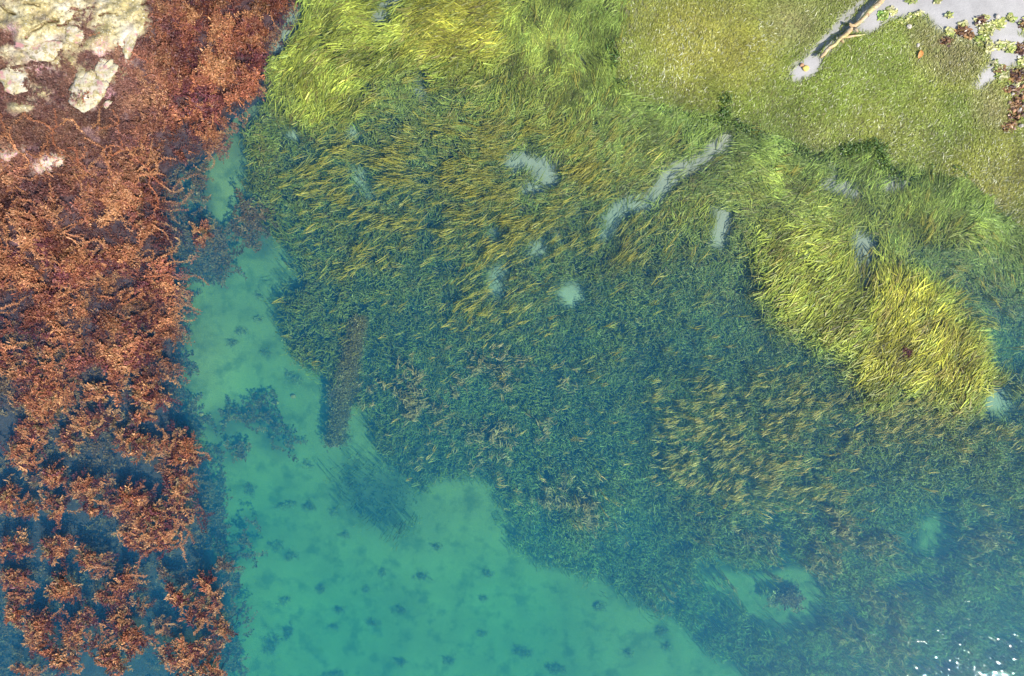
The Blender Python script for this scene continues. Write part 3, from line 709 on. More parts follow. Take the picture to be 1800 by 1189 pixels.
# ------------------------------------------------------------------ rockweed
def weed(geo, P0, ang, L, S, zfun, leaf, col, curl=.8, pairs=2, stem_w=.007, spread=(35, 80), lift=.03, rg=rng):
    """strands starting at world xy P0 (n,2); zfun(xy (m,2)) -> height"""
    n = len(P0)
    k = np.cumsum(rg.normal(0, curl / math.sqrt(S), (n, S)), 1) + rg.normal(0, curl, n)[:, None] * np.linspace(0, 1, S)[None]
    a = ang[:, None] + k
    st = (L / (S - 1))[:, None]
    X = P0[:, :1] + np.concatenate([np.zeros((n, 1)), np.cumsum(np.cos(a[:, :-1]) * st, 1)], 1)
    Y = P0[:, 1:2] + np.concatenate([np.zeros((n, 1)), np.cumsum(np.sin(a[:, :-1]) * st, 1)], 1)
    Z = zfun(np.stack([X.ravel(), Y.ravel()], 1)).reshape(n, S) + rg.normal(0, lift * .4, (n, S)) + rg.normal(0, lift, (n, 1))
    P = np.stack([X, Y, Z], -1)
    side = np.stack([-np.sin(a), np.cos(a), 0 * a], -1)
    t = np.linspace(0, 1, S)
    if stem_w > 0:
        sc = col * np.array([1.15, 1.0, .9])
        geo.add(*ribbons(P, side, np.repeat((stem_w * np.interp(t, [0, 1], [1, .45]))[None], n, 0), np.clip(sc, 0, 1)))
    # leaflets
    for q in range(pairs * 2):
        sgn = 1 if q % 2 else -1
        la = a + sgn * np.radians(rg.uniform(spread[0], spread[1], (n, S)))
        ll = leaf[0] * rg.lognormal(0, .3, (n, S)) * np.interp(t, [0, .3, .8, 1], [.7, 1, 1, .7])[None]
        lw = leaf[1] * rg.lognormal(0, .25, (n, S))
        off = rg.uniform(-.5, .5, (n, S))[..., None] * np.stack([np.cos(a), np.sin(a), 0 * a], -1) * st[..., None]
        b = P + off
        d = np.stack([np.cos(la), np.sin(la), 0 * la], -1)
        s2 = np.stack([-np.sin(la), np.cos(la), rg.normal(0, .6, (n, S))], -1)
        dz = rg.normal(.1, .45, (n, S))
        tip = b + d * ll[..., None]; tip[..., 2] += dz * ll
        mid = b + d * (ll * .55)[..., None]; mid[..., 2] += dz * ll * .6 + ll * .12
        V = np.stack([b, mid - s2 * lw[..., None], tip, mid + s2 * lw[..., None]], 2).reshape(-1, 3)
        m = n * S
        F = np.arange(m * 4).reshape(m, 4)
        c = np.repeat(col[:, None], S, 1) * rg.lognormal(0, .17, (n, S))[..., None]
        c = np.stack([c * .7, c, c * np.array([1.35, 1.3, 1.1]), c], 2).reshape(-1, 3)
        geo.add(V, F, np.clip(c, 0, 1))
    return P

W_OR = np.array([.215, .078, .042]); W_DK = np.array([.085, .026, .034]); W_TN = np.array([.36, .185, .09]); W_OL = np.array([.15, .105, .055]); W_PK = np.array([.19, .108, .092])  # the tan also carries painted golden highlights on the fronds

def px_of(xy, z):
    k = (CAM_H - z) / CAM_H / PPM
    return xy[:, 0] / k + 900, 594.5 - xy[:, 1] / k

def weed_cols(n, rg, deep=0.0, pk=0.0, key=None):
    u = rg.random(n)[:, None] if key is None else np.clip(.44 + .5 * key[:, None] + rg.normal(0, .16, (n, 1)), 0, 1)
    if key is not None:
        c = np.where(u < .5, lerp(W_DK, W_OR, u * 2), lerp(W_OR, W_TN, u * 2 - 1))
        return lerp(lerp(c, W_OL, deep), W_PK, pk) * rg.lognormal(0, .15, n)[:, None]
    c = np.where(u < .36, W_OR, np.where(u < .68, W_DK, np.where(u < .9, W_TN, W_OL)))
    c = lerp(c, W_OL, deep)
    c = lerp(c, W_PK, pk)
    return c * rg.lognormal(0, .22, n)[:, None]

def rock_weed_mat():
    g = Geo()
    # main mat
    cov = ROCK * (1 - BARE)
    lower = np.clip((700 - GY) / 110, 0, 1)
    nz = fbm(GX, GY * 1.3, 46, 231, 4, .6)
    nz2 = fbm(GX + GY * .3, GY * 1.2, 22, 236, 3, .6)
    nz3 = fbm(GX - GY * .2, GY * 1.1, 13, 246, 2, .5)
    D = cov * lower * np.clip((.55 * nz + .6 * nz2 + .45 * nz3 + 0.06 + .12 * np.clip((330 - GY) / 200, -.3, 1) + .3 * np.clip((330 - GY) / 160, 0, 1) * np.clip((330 - GX) / 120, 0, 1)) * 3.6, 0.008, 1.3)
    D = D * np.clip(1 - ((GX < -40) | (GY < -50)) * .75, 0, 1)
    n = 9600
    p = scatter(D, n)
    z0 = samp(ZS, p[:, 0], p[:, 1])
    P0 = world_xyz(p[:, 0], p[:, 1], np.maximum(z0, -.06))[:, :2]
    def zf(xy):
        x, y = px_of(xy, 0.0)
        s = samp(ZS, x, y); f = samp(ROCK, x, y)
        lump = .26 * fbm(x, y, 26, 251, 3)
        return np.where(s > -.05, s + .05 + .5 * lump * (s < .4), np.maximum(s + .05, lerp(-.35, -.06, np.clip(f * 1.4 - .2, 0, 1))) + .6 * np.minimum(lump, .02))
    upper = np.clip((400 - p[:, 1]) / 200, 0, 1) * np.clip((330 - p[:, 0]) / 140, 0, 1)
    ang = R(200) + fbm(p[:, 0], p[:, 1], 90, 261, 3) * 2.4 + rng.normal(0, .9, n)
    col = weed_cols(n, rng, 0, (upper * .65)[:, None], fbm(p[:, 0], p[:, 1], 26, 276, 3) * 1.3)
    lum = np.clip(1 + .5 * fbm(p[:, 0], p[:, 1], 60, 271, 3), .4, 1.5)
    col = col * (lum * lerp(1, .76, np.clip(z0 / .12, 0, 1)))[:, None]
    L = lerp(.25, .2, upper) * rng.lognormal(0, .25, n)
    up = upper > .5
    weed(g, P0[~up], ang[~up], L[~up], 6, zf, (.060, .0128), col[~up], 1.0, 2, .008, lift=.045)
    weed(g, P0[up], ang[up], L[up], 6, zf, (.035, .009), col[up], 1.0, 2, .004, lift=.015)
    # low dark turf between the fronds
    n = 4600
    p = scatter(cov * (GY < 720) * np.clip(1 - ((GX < -40) | (GY < -50)) * .8, 0, 1), n)
    P0 = world_xyz(p[:, 0], p[:, 1], np.maximum(samp(ZS, p[:, 0], p[:, 1]), -.3))[:, :2]
    def zl(xy):
        x, y = px_of(xy, 0.0); return samp(ZS, x, y) + .015
    weed(g, P0, rng.uniform(0, 6.28, n), rng.uniform(.08, .2, n), 4, zl, (.035, .009), lerp(np.array([.065, .024, .026]), np.array([.16, .07, .048]), rng.random(n)[:, None] ** 2), 1.0, 2, 0, lift=.02)
    # long rope-like fronds on top, sunlit gold painted into their colour
    n = 260
    p = scatter(D * np.clip((GY - 200) / 150, .08, 1), n)
    P0 = world_xyz(p[:, 0], p[:, 1], np.maximum(samp(ZS, p[:, 0], p[:, 1]), -.06))[:, :2]
    weed(g, P0, R(25) + rng.normal(0, .8, n), rng.uniform(.6, 1.2, n), 22, lambda xy: zf(xy) + .05, (.034, .009), lerp(W_OR, W_TN, rng.random(n)[:, None]) * rng.uniform(.8, 1.25, n)[:, None], 1.5, 2, .010, (55, 100), lift=.012)
    # second, deeper growth showing greenish between and beside the ledge
    D2 = np.maximum(np.clip(SUBWEED * 1.5 - .5, 0, 1) * np.clip(.7 + fbm(GX, GY, 40, 281, 3), .1, 1.5), .30 * ROCK * (GY > 560) * np.clip(.3 + 1.4 * fbm(GX, GY, 70, 291, 3), 0, 1))
    n = 2600
    p = scatter(D2, n)
    P0 = world_xyz(p[:, 0], p[:, 1], np.full(n, -.7))[:, :2]
    def zf2(xy):
        x, y = px_of(xy, -.7)
        s = samp(ZS, x, y); up_ = np.clip((560 - y) / 200, 0, 1)
        return np.maximum(s + .06, lerp(-1.15, -.38, up_) + .15 * fbm(x, y, 40, 255, 3))
    weed(g, P0, rng.uniform(0, 6.28, n), rng.uniform(.2, .42, n), 7, zf2, (.062, .0145), weed_cols(n, rng, .65) * .75, 1.1, 2, .007)
    o = g.build("rockweed_mat", M_WEED)
    tag(o, "dense orange-brown rockweed carpeting the rock ledge", kind="stuff")
rock_weed_mat()

# separate floating rockweed clumps: px, py, rx, ry, tilt, hollow, depth of top, label
CL = [
 (270, 925, 74, 48, -10, .25, -.05, "largest ragged mass of floating orange-brown rockweed, edge facing the open sand"),
 (390, 993, 20, 8, 20, .2, -.32, "small pale crescent of rockweed alone nearest the sandy channel"),
 (110, 1033, 24, 26, 0, .3, -.04, "round ball-like rockweed clump with a whorled top"),
 (24, 1022, 26, 20, 0, .45, -.05, "ring-like rockweed clump left of the round ball-like clump"),
 (30, 1052, 24, 9, -12, 0, -.06, "slim flat strip of rockweed just under the ring-like clump by the left edge"),
 (22, 963, 28, 15, -15, .4, -.06, "hooked rockweed clump on the left edge above the ring-like clump"),
 (98, 962, 24, 22, 30, .5, -.05, "open loop of rockweed with a dark hole, left of the largest mass"),
 (160, 988, 38, 14, 18, .1, -.07, "long slanting rockweed clump below the largest mass"),
 (212, 1026, 32, 16, -20, .1, -.06, "feathery rockweed clump right of the round ball-like clump"),
 (192, 1056, 34, 11, 22, 0, -.08, "narrow rockweed sprig trailing under the feathery clump"),
 (247, 1067, 13, 7, 20, 0, -.12, "tiny pale rockweed tuft floating alone between two larger clumps"),
 (289, 1006, 13, 8, 20, 0, -.28, "faint dim rockweed sprig in dark water below the largest mass"),
 (323, 1020, 7, 12, 10, 0, -.42, "faintest greenish upright rockweed sprig deep in dark water"),
 (362, 1026, 17, 14, 20, .1, -.05, "reddish rockweed clump at the top of the right-hand group"),
 (318, 1056, 34, 13, 35, .1, -.06, "diagonal rockweed branch running down to the right"),
 (372, 1058, 20, 15, 30, .4, -.10, "dusky rockweed clump with a curled dark tail beside the sandy channel"),
 (346, 1090, 21, 15, 10, .2, -.07, "pale-edged rockweed clump at the end of the diagonal branch"),
 (285, 1101, 18, 12, 20, .1, -.22, "blurred pale rockweed tuft standing alone in a dark gap"),
 (388, 1107, 18, 12, 25, 0, -.05, "striped oval rockweed clump beside the sandy channel near the bottom"),
 (391, 1128, 10, 6, -20, 0, -.35, "small dim rockweed tuft right under the striped oval clump"),
 (206, 1096, 23, 14, -25, .1, -.06, "spiky rockweed clump above the purple-brown round clump"),
 (230, 1126, 24, 25, 20, .3, -.05, "purple-brown round rockweed clump among the bottom clumps"),
 (148, 1095, 20, 12, -30, .4, -.05, "curved top of a C-shaped pair of rockweed clumps"),
 (126, 1122, 17, 30, -10, .3, -.06, "upright C-shaped rockweed clump in the bottom group"),
 (70, 1102, 34, 20, -25, .3, -.06, "rough rockweed clump left of the upright C-shaped clump"),
 (30, 1082, 17, 18, 30, .2, -.06, "knobbly rockweed clump between the slim strip and the long band"),
 (92, 1150, 60, 13, 27, .05, -.05, "long diagonal band of rockweed near the bottom edge"),
 (187, 1158, 42, 18, 32, .05, -.05, "dense red-brown rockweed wedge at the bottom edge"),
 (45, 1181, 26, 9, 18, 0, -.14, "pale rockweed sprig cut by the bottom edge at the left corner"),
 (325, 1148, 54, 20, -14, .35, -.05, "large branching rockweed clump at the bottom of the right-hand group"),
 (372, 1180, 20, 16, 40, .1, -.05, "rockweed clump cut by the bottom edge beside the sandy channel"),
 (322, 1190, 16, 10, 0, .7, -.05, "beaded ring of rockweed cut by the bottom edge"),
 (252, 648, 14, 7, -5, 0, -.12, "small rockweed tuft alone in the topmost dark gap"),
 (178, 688, 40, 15, -14, .1, -.06, "slanting rockweed bar under the topmost dark gap"),
 (262, 695, 32, 20, 15, .35, -.05, "arched rockweed clump right of the slanting bar"),
 (250, 733, 22, 12, 0, .1, -.08, "dark red rockweed clump below the arched clump"),
 (76, 695, 58, 36, -15, .3, -.05, "broad rockweed raft by the left edge, uppermost of the rafts"),
 (162, 745, 38, 18, -12, .5, -.06, "rockweed loop with an oval hole left of the dark red clump"),
 (58, 755, 32, 17, -5, .1, -.06, "rockweed clump hanging from the underside of the uppermost raft"),
 (42, 797, 26, 28, 10, .2, -.07, "ragged rockweed clump on the left edge beneath the uppermost raft"),
 (118, 778, 15, 22, 10, .1, -.09, "upright rockweed clump under the loop with an oval hole"),
 (238, 783, 38, 18, 25, .55, -.06, "Y-shaped rockweed strand joining the dark red clump to the arm at its right"),
 (314, 788, 36, 26, 35, .25, -.05, "large rockweed arm curving along the edge of the sandy channel"),
 (286, 824, 13, 9, 0, .2, -.16, "pale little rockweed knot inside the curve of the large arm"),
 (312, 856, 22, 28, -15, .2, -.05, "knotted rockweed clump at the lower end of the large arm"),
 (95, 840, 21, 15, -5, .2, -.07, "isolated oval rockweed clump with dark water all round it"),
 (58, 848, 11, 7, 0, 0, -.22, "dim rockweed wisp left of the isolated oval clump"),
 (150, 858, 40, 15, -12, .15, -.07, "drawn-out rockweed clump right of the isolated oval clump"),
 (224, 878, 40, 19, 0, .4, -.05, "rockweed loop with a thin bead-like rim above the largest mass"),
 (15, 880, 20, 20, 0, .3, -.06, "rockweed clump cut by the left edge below the dim wisp"),
 (50, 892, 16, 16, 20, .2, -.07, "hook-shaped rockweed clump next to the one cut by the left edge"),
 (94, 890, 21, 16, 0, .6, -.05, "rockweed ring left of the bright fan-shaped clump"),
 (168, 890, 26, 11, 25, .05, -.06, "bright fan-shaped rockweed clump above the largest mass"),
 (352, 408, 16, 14, -50, .45, -.08, "bright orange hook of rockweed alone in the green submerged weed"),
]
for i, (cx, cyy, rx, ry, rot, hol, zt, lab) in enumerate(CL):
    rg = np.random.default_rng(1000 + i)
    area = rx * ry
    n = int(np.clip(area / 11.0, 9, 190))
    th = rg.uniform(0, 2 * np.pi, n); rad = np.sqrt(lerp(hol * hol, 1.0, rg.random(n))) * .9
    wob = 1 + .28 * np.sin(th * 3 + rg.uniform(0, 6)) + .18 * np.sin(th * 5 + rg.uniform(0, 6))
    u = np.cos(th) * rad * rx * wob; v = np.sin(th) * rad * ry * wob
    c, s = math.cos(R(rot)), math.sin(R(rot))
    px = cx + u * c - v * s; py = cyy + u * s + v * c
    P0 = world_xyz(px, py, np.full(n, zt))[:, :2]
    o3 = world_xyz(np.array([cx * 1.0]), np.array([cyy * 1.0]), np.array([zt]))[0]
    zb = float(samp(ZS, cx, cyy))
    base = (float(o3[0]), float(o3[1]), zb)
    tang = np.arctan2(-(np.cos(th) * ry * s + -np.sin(th) * rx * 0 + np.cos(th) * ry * 0) , 1) * 0 + np.arctan2(-(-np.sin(th) * rx * s + np.cos(th) * ry * c), (-np.sin(th) * rx * c - np.cos(th) * ry * s))
    ang = tang + rg.normal(0, .7, n) + np.where(rg.random(n) < .3, rg.uniform(0, 6.28, n), 0)
    size = math.sqrt(rx * ry) / PPM
    def zf(xy, o3=o3, zt=zt, size=size, i=i):
        d = np.hypot(xy[:, 0] - o3[0], xy[:, 1] - o3[1]) / max(size, .1)
        x, y = px_of(xy, 0.0)
        return np.minimum(zt - .10 * np.clip(d - .35, 0, 1.6) ** 1.2 * (.6 + size) + .05 * fbm(x, y, 22, 700 + i, 2), -.006)
    t = thing("rockweed_clump", base, lab, "seaweed", "rockweed clumps floating over the ledge")
    g = Geo()
    col = weed_cols(n, rg, min(.6, max(0, -zt - .08) * 2.2), 0) * 1.05
    weed(g, P0, ang, np.clip(rg.normal(.23, .07, n), .08, .45) * (.55 + .6 * min(1, size / .5)), 7, zf, (.062, .0115), col, .9, 2, .008, (18, 62), lift=.025, rg=rg)
    if n > 14:
        m = max(2, n // 9); t0 = rg.uniform(0, 6.28, m); rr = lerp(max(hol, .35), .95, rg.random(m))
        u = np.cos(t0) * rr * rx; v = np.sin(t0) * rr * ry
        P1 = world_xyz(cx + u * c - v * s, cyy + u * s + v * c, np.full(m, zt))[:, :2]
        a1 = np.arctan2(-(-np.sin(t0) * rx * s + np.cos(t0) * ry * c), (-np.sin(t0) * rx * c - np.cos(t0) * ry * s))
        weed(g, P1, a1, rg.uniform(.3, .6, m) * (.5 + min(1, size)), 16, lambda xy: np.minimum(zf(xy) + .04, -.004), (.038, .009), lerp(W_OR, W_TN, rg.random(m)[:, None]) * rg.uniform(1, 1.4, m)[:, None], 1.3, 2, .010, (50, 95), lift=.008, rg=rg)
    g.build("fronds", M_WEED, t, origin=base)
    g2 = Geo()
    for k in range(3):          # stalks down to the holdfast on the rock
        S = 5; tt = np.linspace(0, 1, S)
        q = rg.integers(0, n)
        A = np.array([P0[q, 0], P0[q, 1], zt - .05]); B = np.array([o3[0] + rg.normal(0, .03), o3[1] + rg.normal(0, .03), zb - .02])
        P = (A[None] * (1 - tt)[:, None] + B[None] * tt[:, None]); P[1:-1, :2] += rg.normal(0, .04, (S - 2, 2))
        for sd in ((1, 0, 0), (0, 1, 0)):
            g2.add(*ribbons(P[None], np.tile(np.array(sd, float), (1, S, 1)), np.full((1, S), .009), W_DK[None]))
    hb = 6; ta = np.linspace(0, 2 * np.pi, hb, endpoint=False)
    rv = np.concatenate([np.stack([o3[0] + .06 * np.cos(ta), o3[1] + .06 * np.sin(ta), np.full(hb, zb - .03)], 1), np.stack([o3[0] + .03 * np.cos(ta), o3[1] + .03 * np.sin(ta), np.full(hb, zb + .04)], 1)])
    g2.add(rv, np.array([(k, (k + 1) % hb, hb + (k + 1) % hb, hb + k) for k in range(hb)]), np.tile(W_DK, (2 * hb, 1)))
    g2.build("stalk", M_WEED, t, origin=base)

# ------------------------------------------------------------------ solid lumps
def ico(sub=3):
    import bmesh
    bm = bmesh.new(); bmesh.ops.create_icosphere(bm, subdivisions=sub, radius=1.0)
    V = np.array([v.co[:] for v in bm.verts]); F = np.array([[v.index for v in f.verts] for f in bm.faces]); bm.free()
    return V, F
ICO4, ICO3, ICO2 = ico(4), ico(3), ico(2)

def lump(name, px, py, rx, ry, h, rot, mat, seed, sub=3, rough=.25, flat=.0, parent=None, sink=.3, z=None):
    V, F = {2: ICO2, 3: ICO3, 4: ICO4}[sub]
    V = V.copy()
    s = 30.0
    d = fbm(V[:, 0] * s + 200 + V[:, 2] * 17, V[:, 1] * s + 300 + V[:, 2] * 23, 26, seed, 4, .6)
    V = V * (1 + rough * d + (.10 * fbm(V[:, 0] * 30 + V[:, 2] * 9, V[:, 1] * 30 + 90 + V[:, 2] * 13, 7, seed + 9, 3, .6) if sub == 4 else 0))[:, None]
    V[:, 2] = np.where(V[:, 2] > .7, .7 + (V[:, 2] - .7) * .35, V[:, 2])
    zb = float(samp(ZS, px, py)) if z is None else z
    c, sn = math.cos(R(-rot)), math.sin(R(-rot))
    x = V[:, 0] * rx / PPM; y = V[:, 1] * ry / PPM
    W = np.stack([x * c - y * sn, x * sn + y * c, V[:, 2] * h + h * (1 - sink) - h * .3], 1)
    o = mesh_np(name, W, F, mat, None, parent, sub > 2)
    o.location = tuple(world_xyz(np.array([float(px)]), np.array([float(py)]), np.array([zb]))[0])
    return o

for (px, py, rx, ry, h, rot, lab) in [
    (158, 160, 31, 28, .10, -15, "large pale cream boulder with a dark crack, sunlit white at its lower rim"),
    (28, 148, 24, 18, .09, 35, "white boulder with a pointed lower corner at the left edge of the ledge"),
    (187, 126, 13, 22, .07, 15, "narrow cream rock leaning on the large pale boulder"),
    (70, 84, 36, 15, .06, 5, "low ochre slab with a bright white lower lip below the long crack"),
    (228, 62, 11, 30, .07, 8, "upright pale rib of rock bordering the brown weed"),
    (190, 183, 9, 6, .06, -40, "small pink and white stone at the lower right of the large boulder"),
    (133, 62, 15, 11, .08, 0, "small pale knob of rock right of the long crack")]:
    tag(lump("boulder", px, py, rx, ry, h, rot, M_BOULDER, 60 + px, 4, .55), lab, "rock", "pale rocks on the ledge")

# ------------------------------------------------------------------ driftwood
def tube(path, rad, sides, seed, rough=.12):
    path = np.array(path, float); n = len(path)
    V = []
    for i in range(n):
        d = path[min(i + 1, n - 1)] - path[max(i - 1, 0)]; d /= np.linalg.norm(d)
        u = np.cross(d, (0, 0, 1)); u /= np.linalg.norm(u); w = np.cross(u, d)
        for k in range(sides):
            a = 2 * np.pi * k / sides
            r = rad[i] * (1 + rough * math.sin(a * 2 + seed + i * .7) + rough * .6 * math.sin(a * 3 + i * 1.9))
            V.append(path[i] + (u * math.cos(a) + w * math.sin(a)) * r)
    F = [(i * sides + k, i * sides + (k + 1) % sides, (i + 1) * sides + (k + 1) % sides, (i + 1) * sides + k) for i in range(n - 1) for k in range(sides)]
    V.append(path[0]); V.append(path[-1])
    F += [(n * sides, (k + 1) % sides, k, k) for k in range(sides)]
    F += [(n * sides + 1, (n - 1) * sides + k, (n - 1) * sides + (k + 1) % sides, (n - 1) * sides + k) for k in range(0)]
    return np.array(V), F

def poly_obj(name, V, F, mat, parent=None, origin=(0, 0, 0), smooth=True):
    me = bpy.data.meshes.new(name)
    V = np.array(V) - np.array(origin)
    me.from_pydata([tuple(v) for v in V], [], [tuple(dict.fromkeys(f)) for f in F])
    for p in me.polygons: p.use_smooth = smooth
    me.materials.append(mat)
    o = bpy.data.objects.new(name, me); COL.objects.link(o)
    if parent: o.parent = parent
    return o

def pt(px, py, dz):
    z = float(samp(ZG, px, py)) + dz
    return world_xyz(np.array([float(px)]), np.array([float(py)]), np.array([z]))[0]

base = tuple(pt(1500, 48, 0))
log = thing("driftwood_log", base, "thin bleached driftwood trunk lying on the mud beside its black shadow", "log")
n = 26
tp = np.linspace(0, 1, n)
lx = np.interp(tp, [0, .35, .6, 1], [1443, 1487, 1512, 1585]); ly = np.interp(tp, [0, .35, .6, 1], [99, 60, 37, -34])
path = [pt(a + 1.0 * math.sin(i * 1.7), b + 1.0 * math.cos(i * 1.3), .13 + .03 * math.sin(i * .4)) for i, (a, b) in enumerate(zip(lx, ly))]
V, F = tube(path, np.interp(tp, [0, .06, .3, 1], [.036, .04, .046, .06]) , 10, 1)
poly_obj("trunk", V, F, M_WOOD, log, base)
for (kx, ky, sx, sy) in [(1447, 95, -5, 7), (1478, 70, 5, 6), (1500, 46, -7, -2), (1502, 50, 6, 7), (1523, 24, 4, 5), (1497, 47, -4, -6)]:
    a = pt(kx, ky, .13); b = pt(kx + sx, ky + sy, .17)
    V, F = tube([a, (a + b) / 2 + np.array([0, 0, .01]), b], [.042, .032, .016], 7, kx)
    poly_obj("knot", V, F, M_WOOD, log, base)
a = pt(1484, 66, .10)
V, F = tube([a, pt(1496, 64, .10), pt(1508, 62.5, .07), pt(1520, 61, .04)], [.032, .028, .022, .012], 7, 9)
poly_obj("branch", V, F, M_WOOD, log, base)

# sunken log overgrown with algae
base = tuple(pt(600, 700, 0))
slog = thing("sunken_log", base, "dark sunken log furred with algae reaching from seagrass onto sand", "log")
M_SLOG = stone_mat("waterlogged_wood", (.04, .03, .025), (.12, .09, .07))
def slog_at(t):
    return np.interp(t, [0, .35, .7, 1], [632, 612, 600, 588]), np.interp(t, [0, .35, .7, 1], [560, 640, 705, 782])
tp = np.linspace(0, 1, 22)
lx, ly = slog_at(tp)
path = [pt(a + 3.5 * math.sin(i * .9) + 2 * math.sin(i * 2.3), b, lerp(.42, .16, i / 21)) for i, (a, b) in enumerate(zip(lx, ly))]
rad = np.interp(tp, [0, .3, .62, .7, 1], [.08, .16, .27, .21, .17])
V, F = tube(path, rad, 12, 3, .16)
poly_obj("trunk", V, F, M_SLOG, slog, base)
g = Geo(); n = 1500
t_ = rng.random(n); lx, ly = slog_at(t_)
w_ = np.interp(t_, [0, .3, .62, .7, 1], [10, 18, 28, 20, 18])
px = lx + rng.uniform(-1, 1, n) * w_; py = ly + rng.normal(0, 4, n)
zz = samp(ZG, px, py) + np.interp(t_, [0, 1], [.5, .25]) + .26 * (1 - np.clip(np.abs(px - lx) / w_, 0, 1) ** 2) * np.interp(t_, [0, .3, 1], [.4, 1, 1])
P0 = world_xyz(px, py, zz)[:, :2]
zmap = {}
def zf_log(xy):
    k = len(xy) // n
    return np.repeat(zz, k)
weed(g, P0, rng.uniform(0, 6.28, n), rng.uniform(.06, .16, n), 3, zf_log, (.04, .012), lerp(np.array([.085, .072, .045]), np.array([.14, .13, .06]), rng.random(n)[:, None]) * rng.lognormal(0, .3, n)[:, None], .8, 1, .004)
g.build("algae_fur", M_TUFT, slog, origin=base)

# ------------------------------------------------------------------ dark algae tufts on the sand
for i, (cx, cyy, rx, ry, lab) in enumerate(TU):
    rg = np.random.default_rng(3000 + i)
    zb = float(samp(ZG, cx, cyy)); base = tuple(world_xyz(np.array([float(cx)]), np.array([float(cyy)]), np.array([zb]))[0])
    n = int(np.clip(rx * ry / 2.5, 14, 110))
    th = rg.uniform(0, 6.28, n); rad = np.clip(np.abs(rg.normal(0, .55, n)), 0, 1.15)
    sub = rg.normal(0, .5, (4, 2)); q = rg.integers(0, 4, n); sz = rg.uniform(.4, 1.0, 4)[q]
    u = np.cos(th) * rad * sz + sub[q, 0] * .6; v = np.sin(th) * rad * sz + sub[q, 1] * .6; ra = rg.uniform(-.7, .7)
    px = cx + (u * math.cos(ra) - v * math.sin(ra)) * rx; py = cyy + (u * math.sin(ra) + v * math.cos(ra)) * ry
    P0 = world_xyz(px, py, np.full(n, zb))[:, :2]
    g = Geo()
    hgt = .05 * np.exp(-rad ** 2)
    def zf(xy, hgt=hgt, n=n):
        x, y = px_of(xy, zb)
        return samp(ZG, x, y) + np.repeat(hgt, len(xy) // n) + .012
    weed(g, P0, th + rg.normal(0, 1, n), rg.uniform(.05, .14, n), 4, zf, (.026, .0055), np.array([.12, .12, .075]) * rg.uniform(.75, 1.4) * rg.lognormal(0, .3, n)[:, None], .8, 1, .004, lift=.012, rg=rg)
    o = g.build("algae_tuft", M_TUFT, None, origin=base); o.location = base
    tag(o, lab, "algae", "algae tufts on the sand")

# ------------------------------------------------------------------ small stones, leaf, weed scraps
ORN = stone_mat("orange_stone", (.20, .10, .05), (.36, .19, .085)); YEL = stone_mat("yellow_stone", (.42, .30, .05), (.5, .38, .10)); BRN = stone_mat("brown_stone", (.10, .065, .045), (.24, .15, .09)); PAL = stone_mat("pale_stone", (.22, .19, .15), (.42, .38, .32))
for (px, py, rx, ry, h, mat, lab) in [
    (516, 697, 5, 4, .05, ORN, "small orange stone on green sand, right one of a pair"), (484, 708, 8, 4, .05, ORN, "longer orange stone on green sand, left one of a pair"),
    (496, 8, 4.5, 4, .06, YEL, "yellow pebble at the top edge between ledge and seagrass"), (1050, 1064, 4, 5, .06, PAL, "pale stone beside a dark algae tuft near the meadow edge"),
    (1409, 115, 4, 3, .04, ORN, "orange pebble on the mud below the driftwood end, upper of two"), (1416, 121, 6, 5, .05, YEL, "yellow-orange pebble on the mud below the driftwood end, lower of two"),
    (1597, 48, 5, 4, .05, PAL, "pale stone with a dark shadow at the edge of the bare mud"), (1752, 30, 4, 4, .05, PAL, "white pebble above the yellow algae on the bare mud"), (1613, 80, 3, 4, .03, PAL, "tiny white pebble beside the orange leaf"),
    (355, 728, 5, 4, .05, ORN, "orange stone in dark weed at the foot of the ledge"), (392, 744, 6, 4, .05, BRN, "brown stone among dark weed by the sandy channel")]:
    z = None if px > 480 or True else 0
    o = lump("stone", px, py, rx, ry, h, 0, mat, int(px), 2, .2, z=float(samp(ZG, px, py)))
    tag(o, lab, "stone")
rg = np.random.default_rng(55)
for i, (px, py, w, lab) in enumerate([
    (1785, 146, 0, "brown stone highest in the rubble heap at the right edge"), (1796, 152, 1, "orange stone near the top of the rubble heap at the right edge"), (1779, 166, 2, "pale stone on the upper left flank of the rubble heap"),
    (1788, 163, 0, "brown stone right beside the upper pale stone of the rubble heap"), (1795, 172, 1, "orange stone in the upper middle of the rubble heap"), (1774, 181, 0, "brown stone sticking out left of the rubble heap"),
    (1785, 180, 1, "orange stone in the centre of the rubble heap"), (1798, 184, 0, "brown stone at the picture edge, middle of the rubble heap"), (1780, 195, 1, "orange stone in the lower left of the rubble heap"),
    (1791, 193, 2, "pale stone in the lower middle of the rubble heap"), (1798, 203, 0, "brown stone at the picture edge, lower part of the rubble heap"), (1787, 207, 1, "orange stone at the foot of the rubble heap"),
    (1774, 208, 0, "brown stone lowest on the left of the rubble heap"), (1793, 222, 2, "pale stone lying below the rubble heap at the right edge")]):
    o = lump("shore_stone", px, py, rg.uniform(2.6, 5), rg.uniform(2.2, 4), rg.uniform(.04, .08), rg.uniform(0, 180), (BRN, ORN, PAL)[w], 400 + i, 2, .4, z=float(samp(ZG, px, py)))
    tag(o, lab, "stone", "stones of the shore rubble")

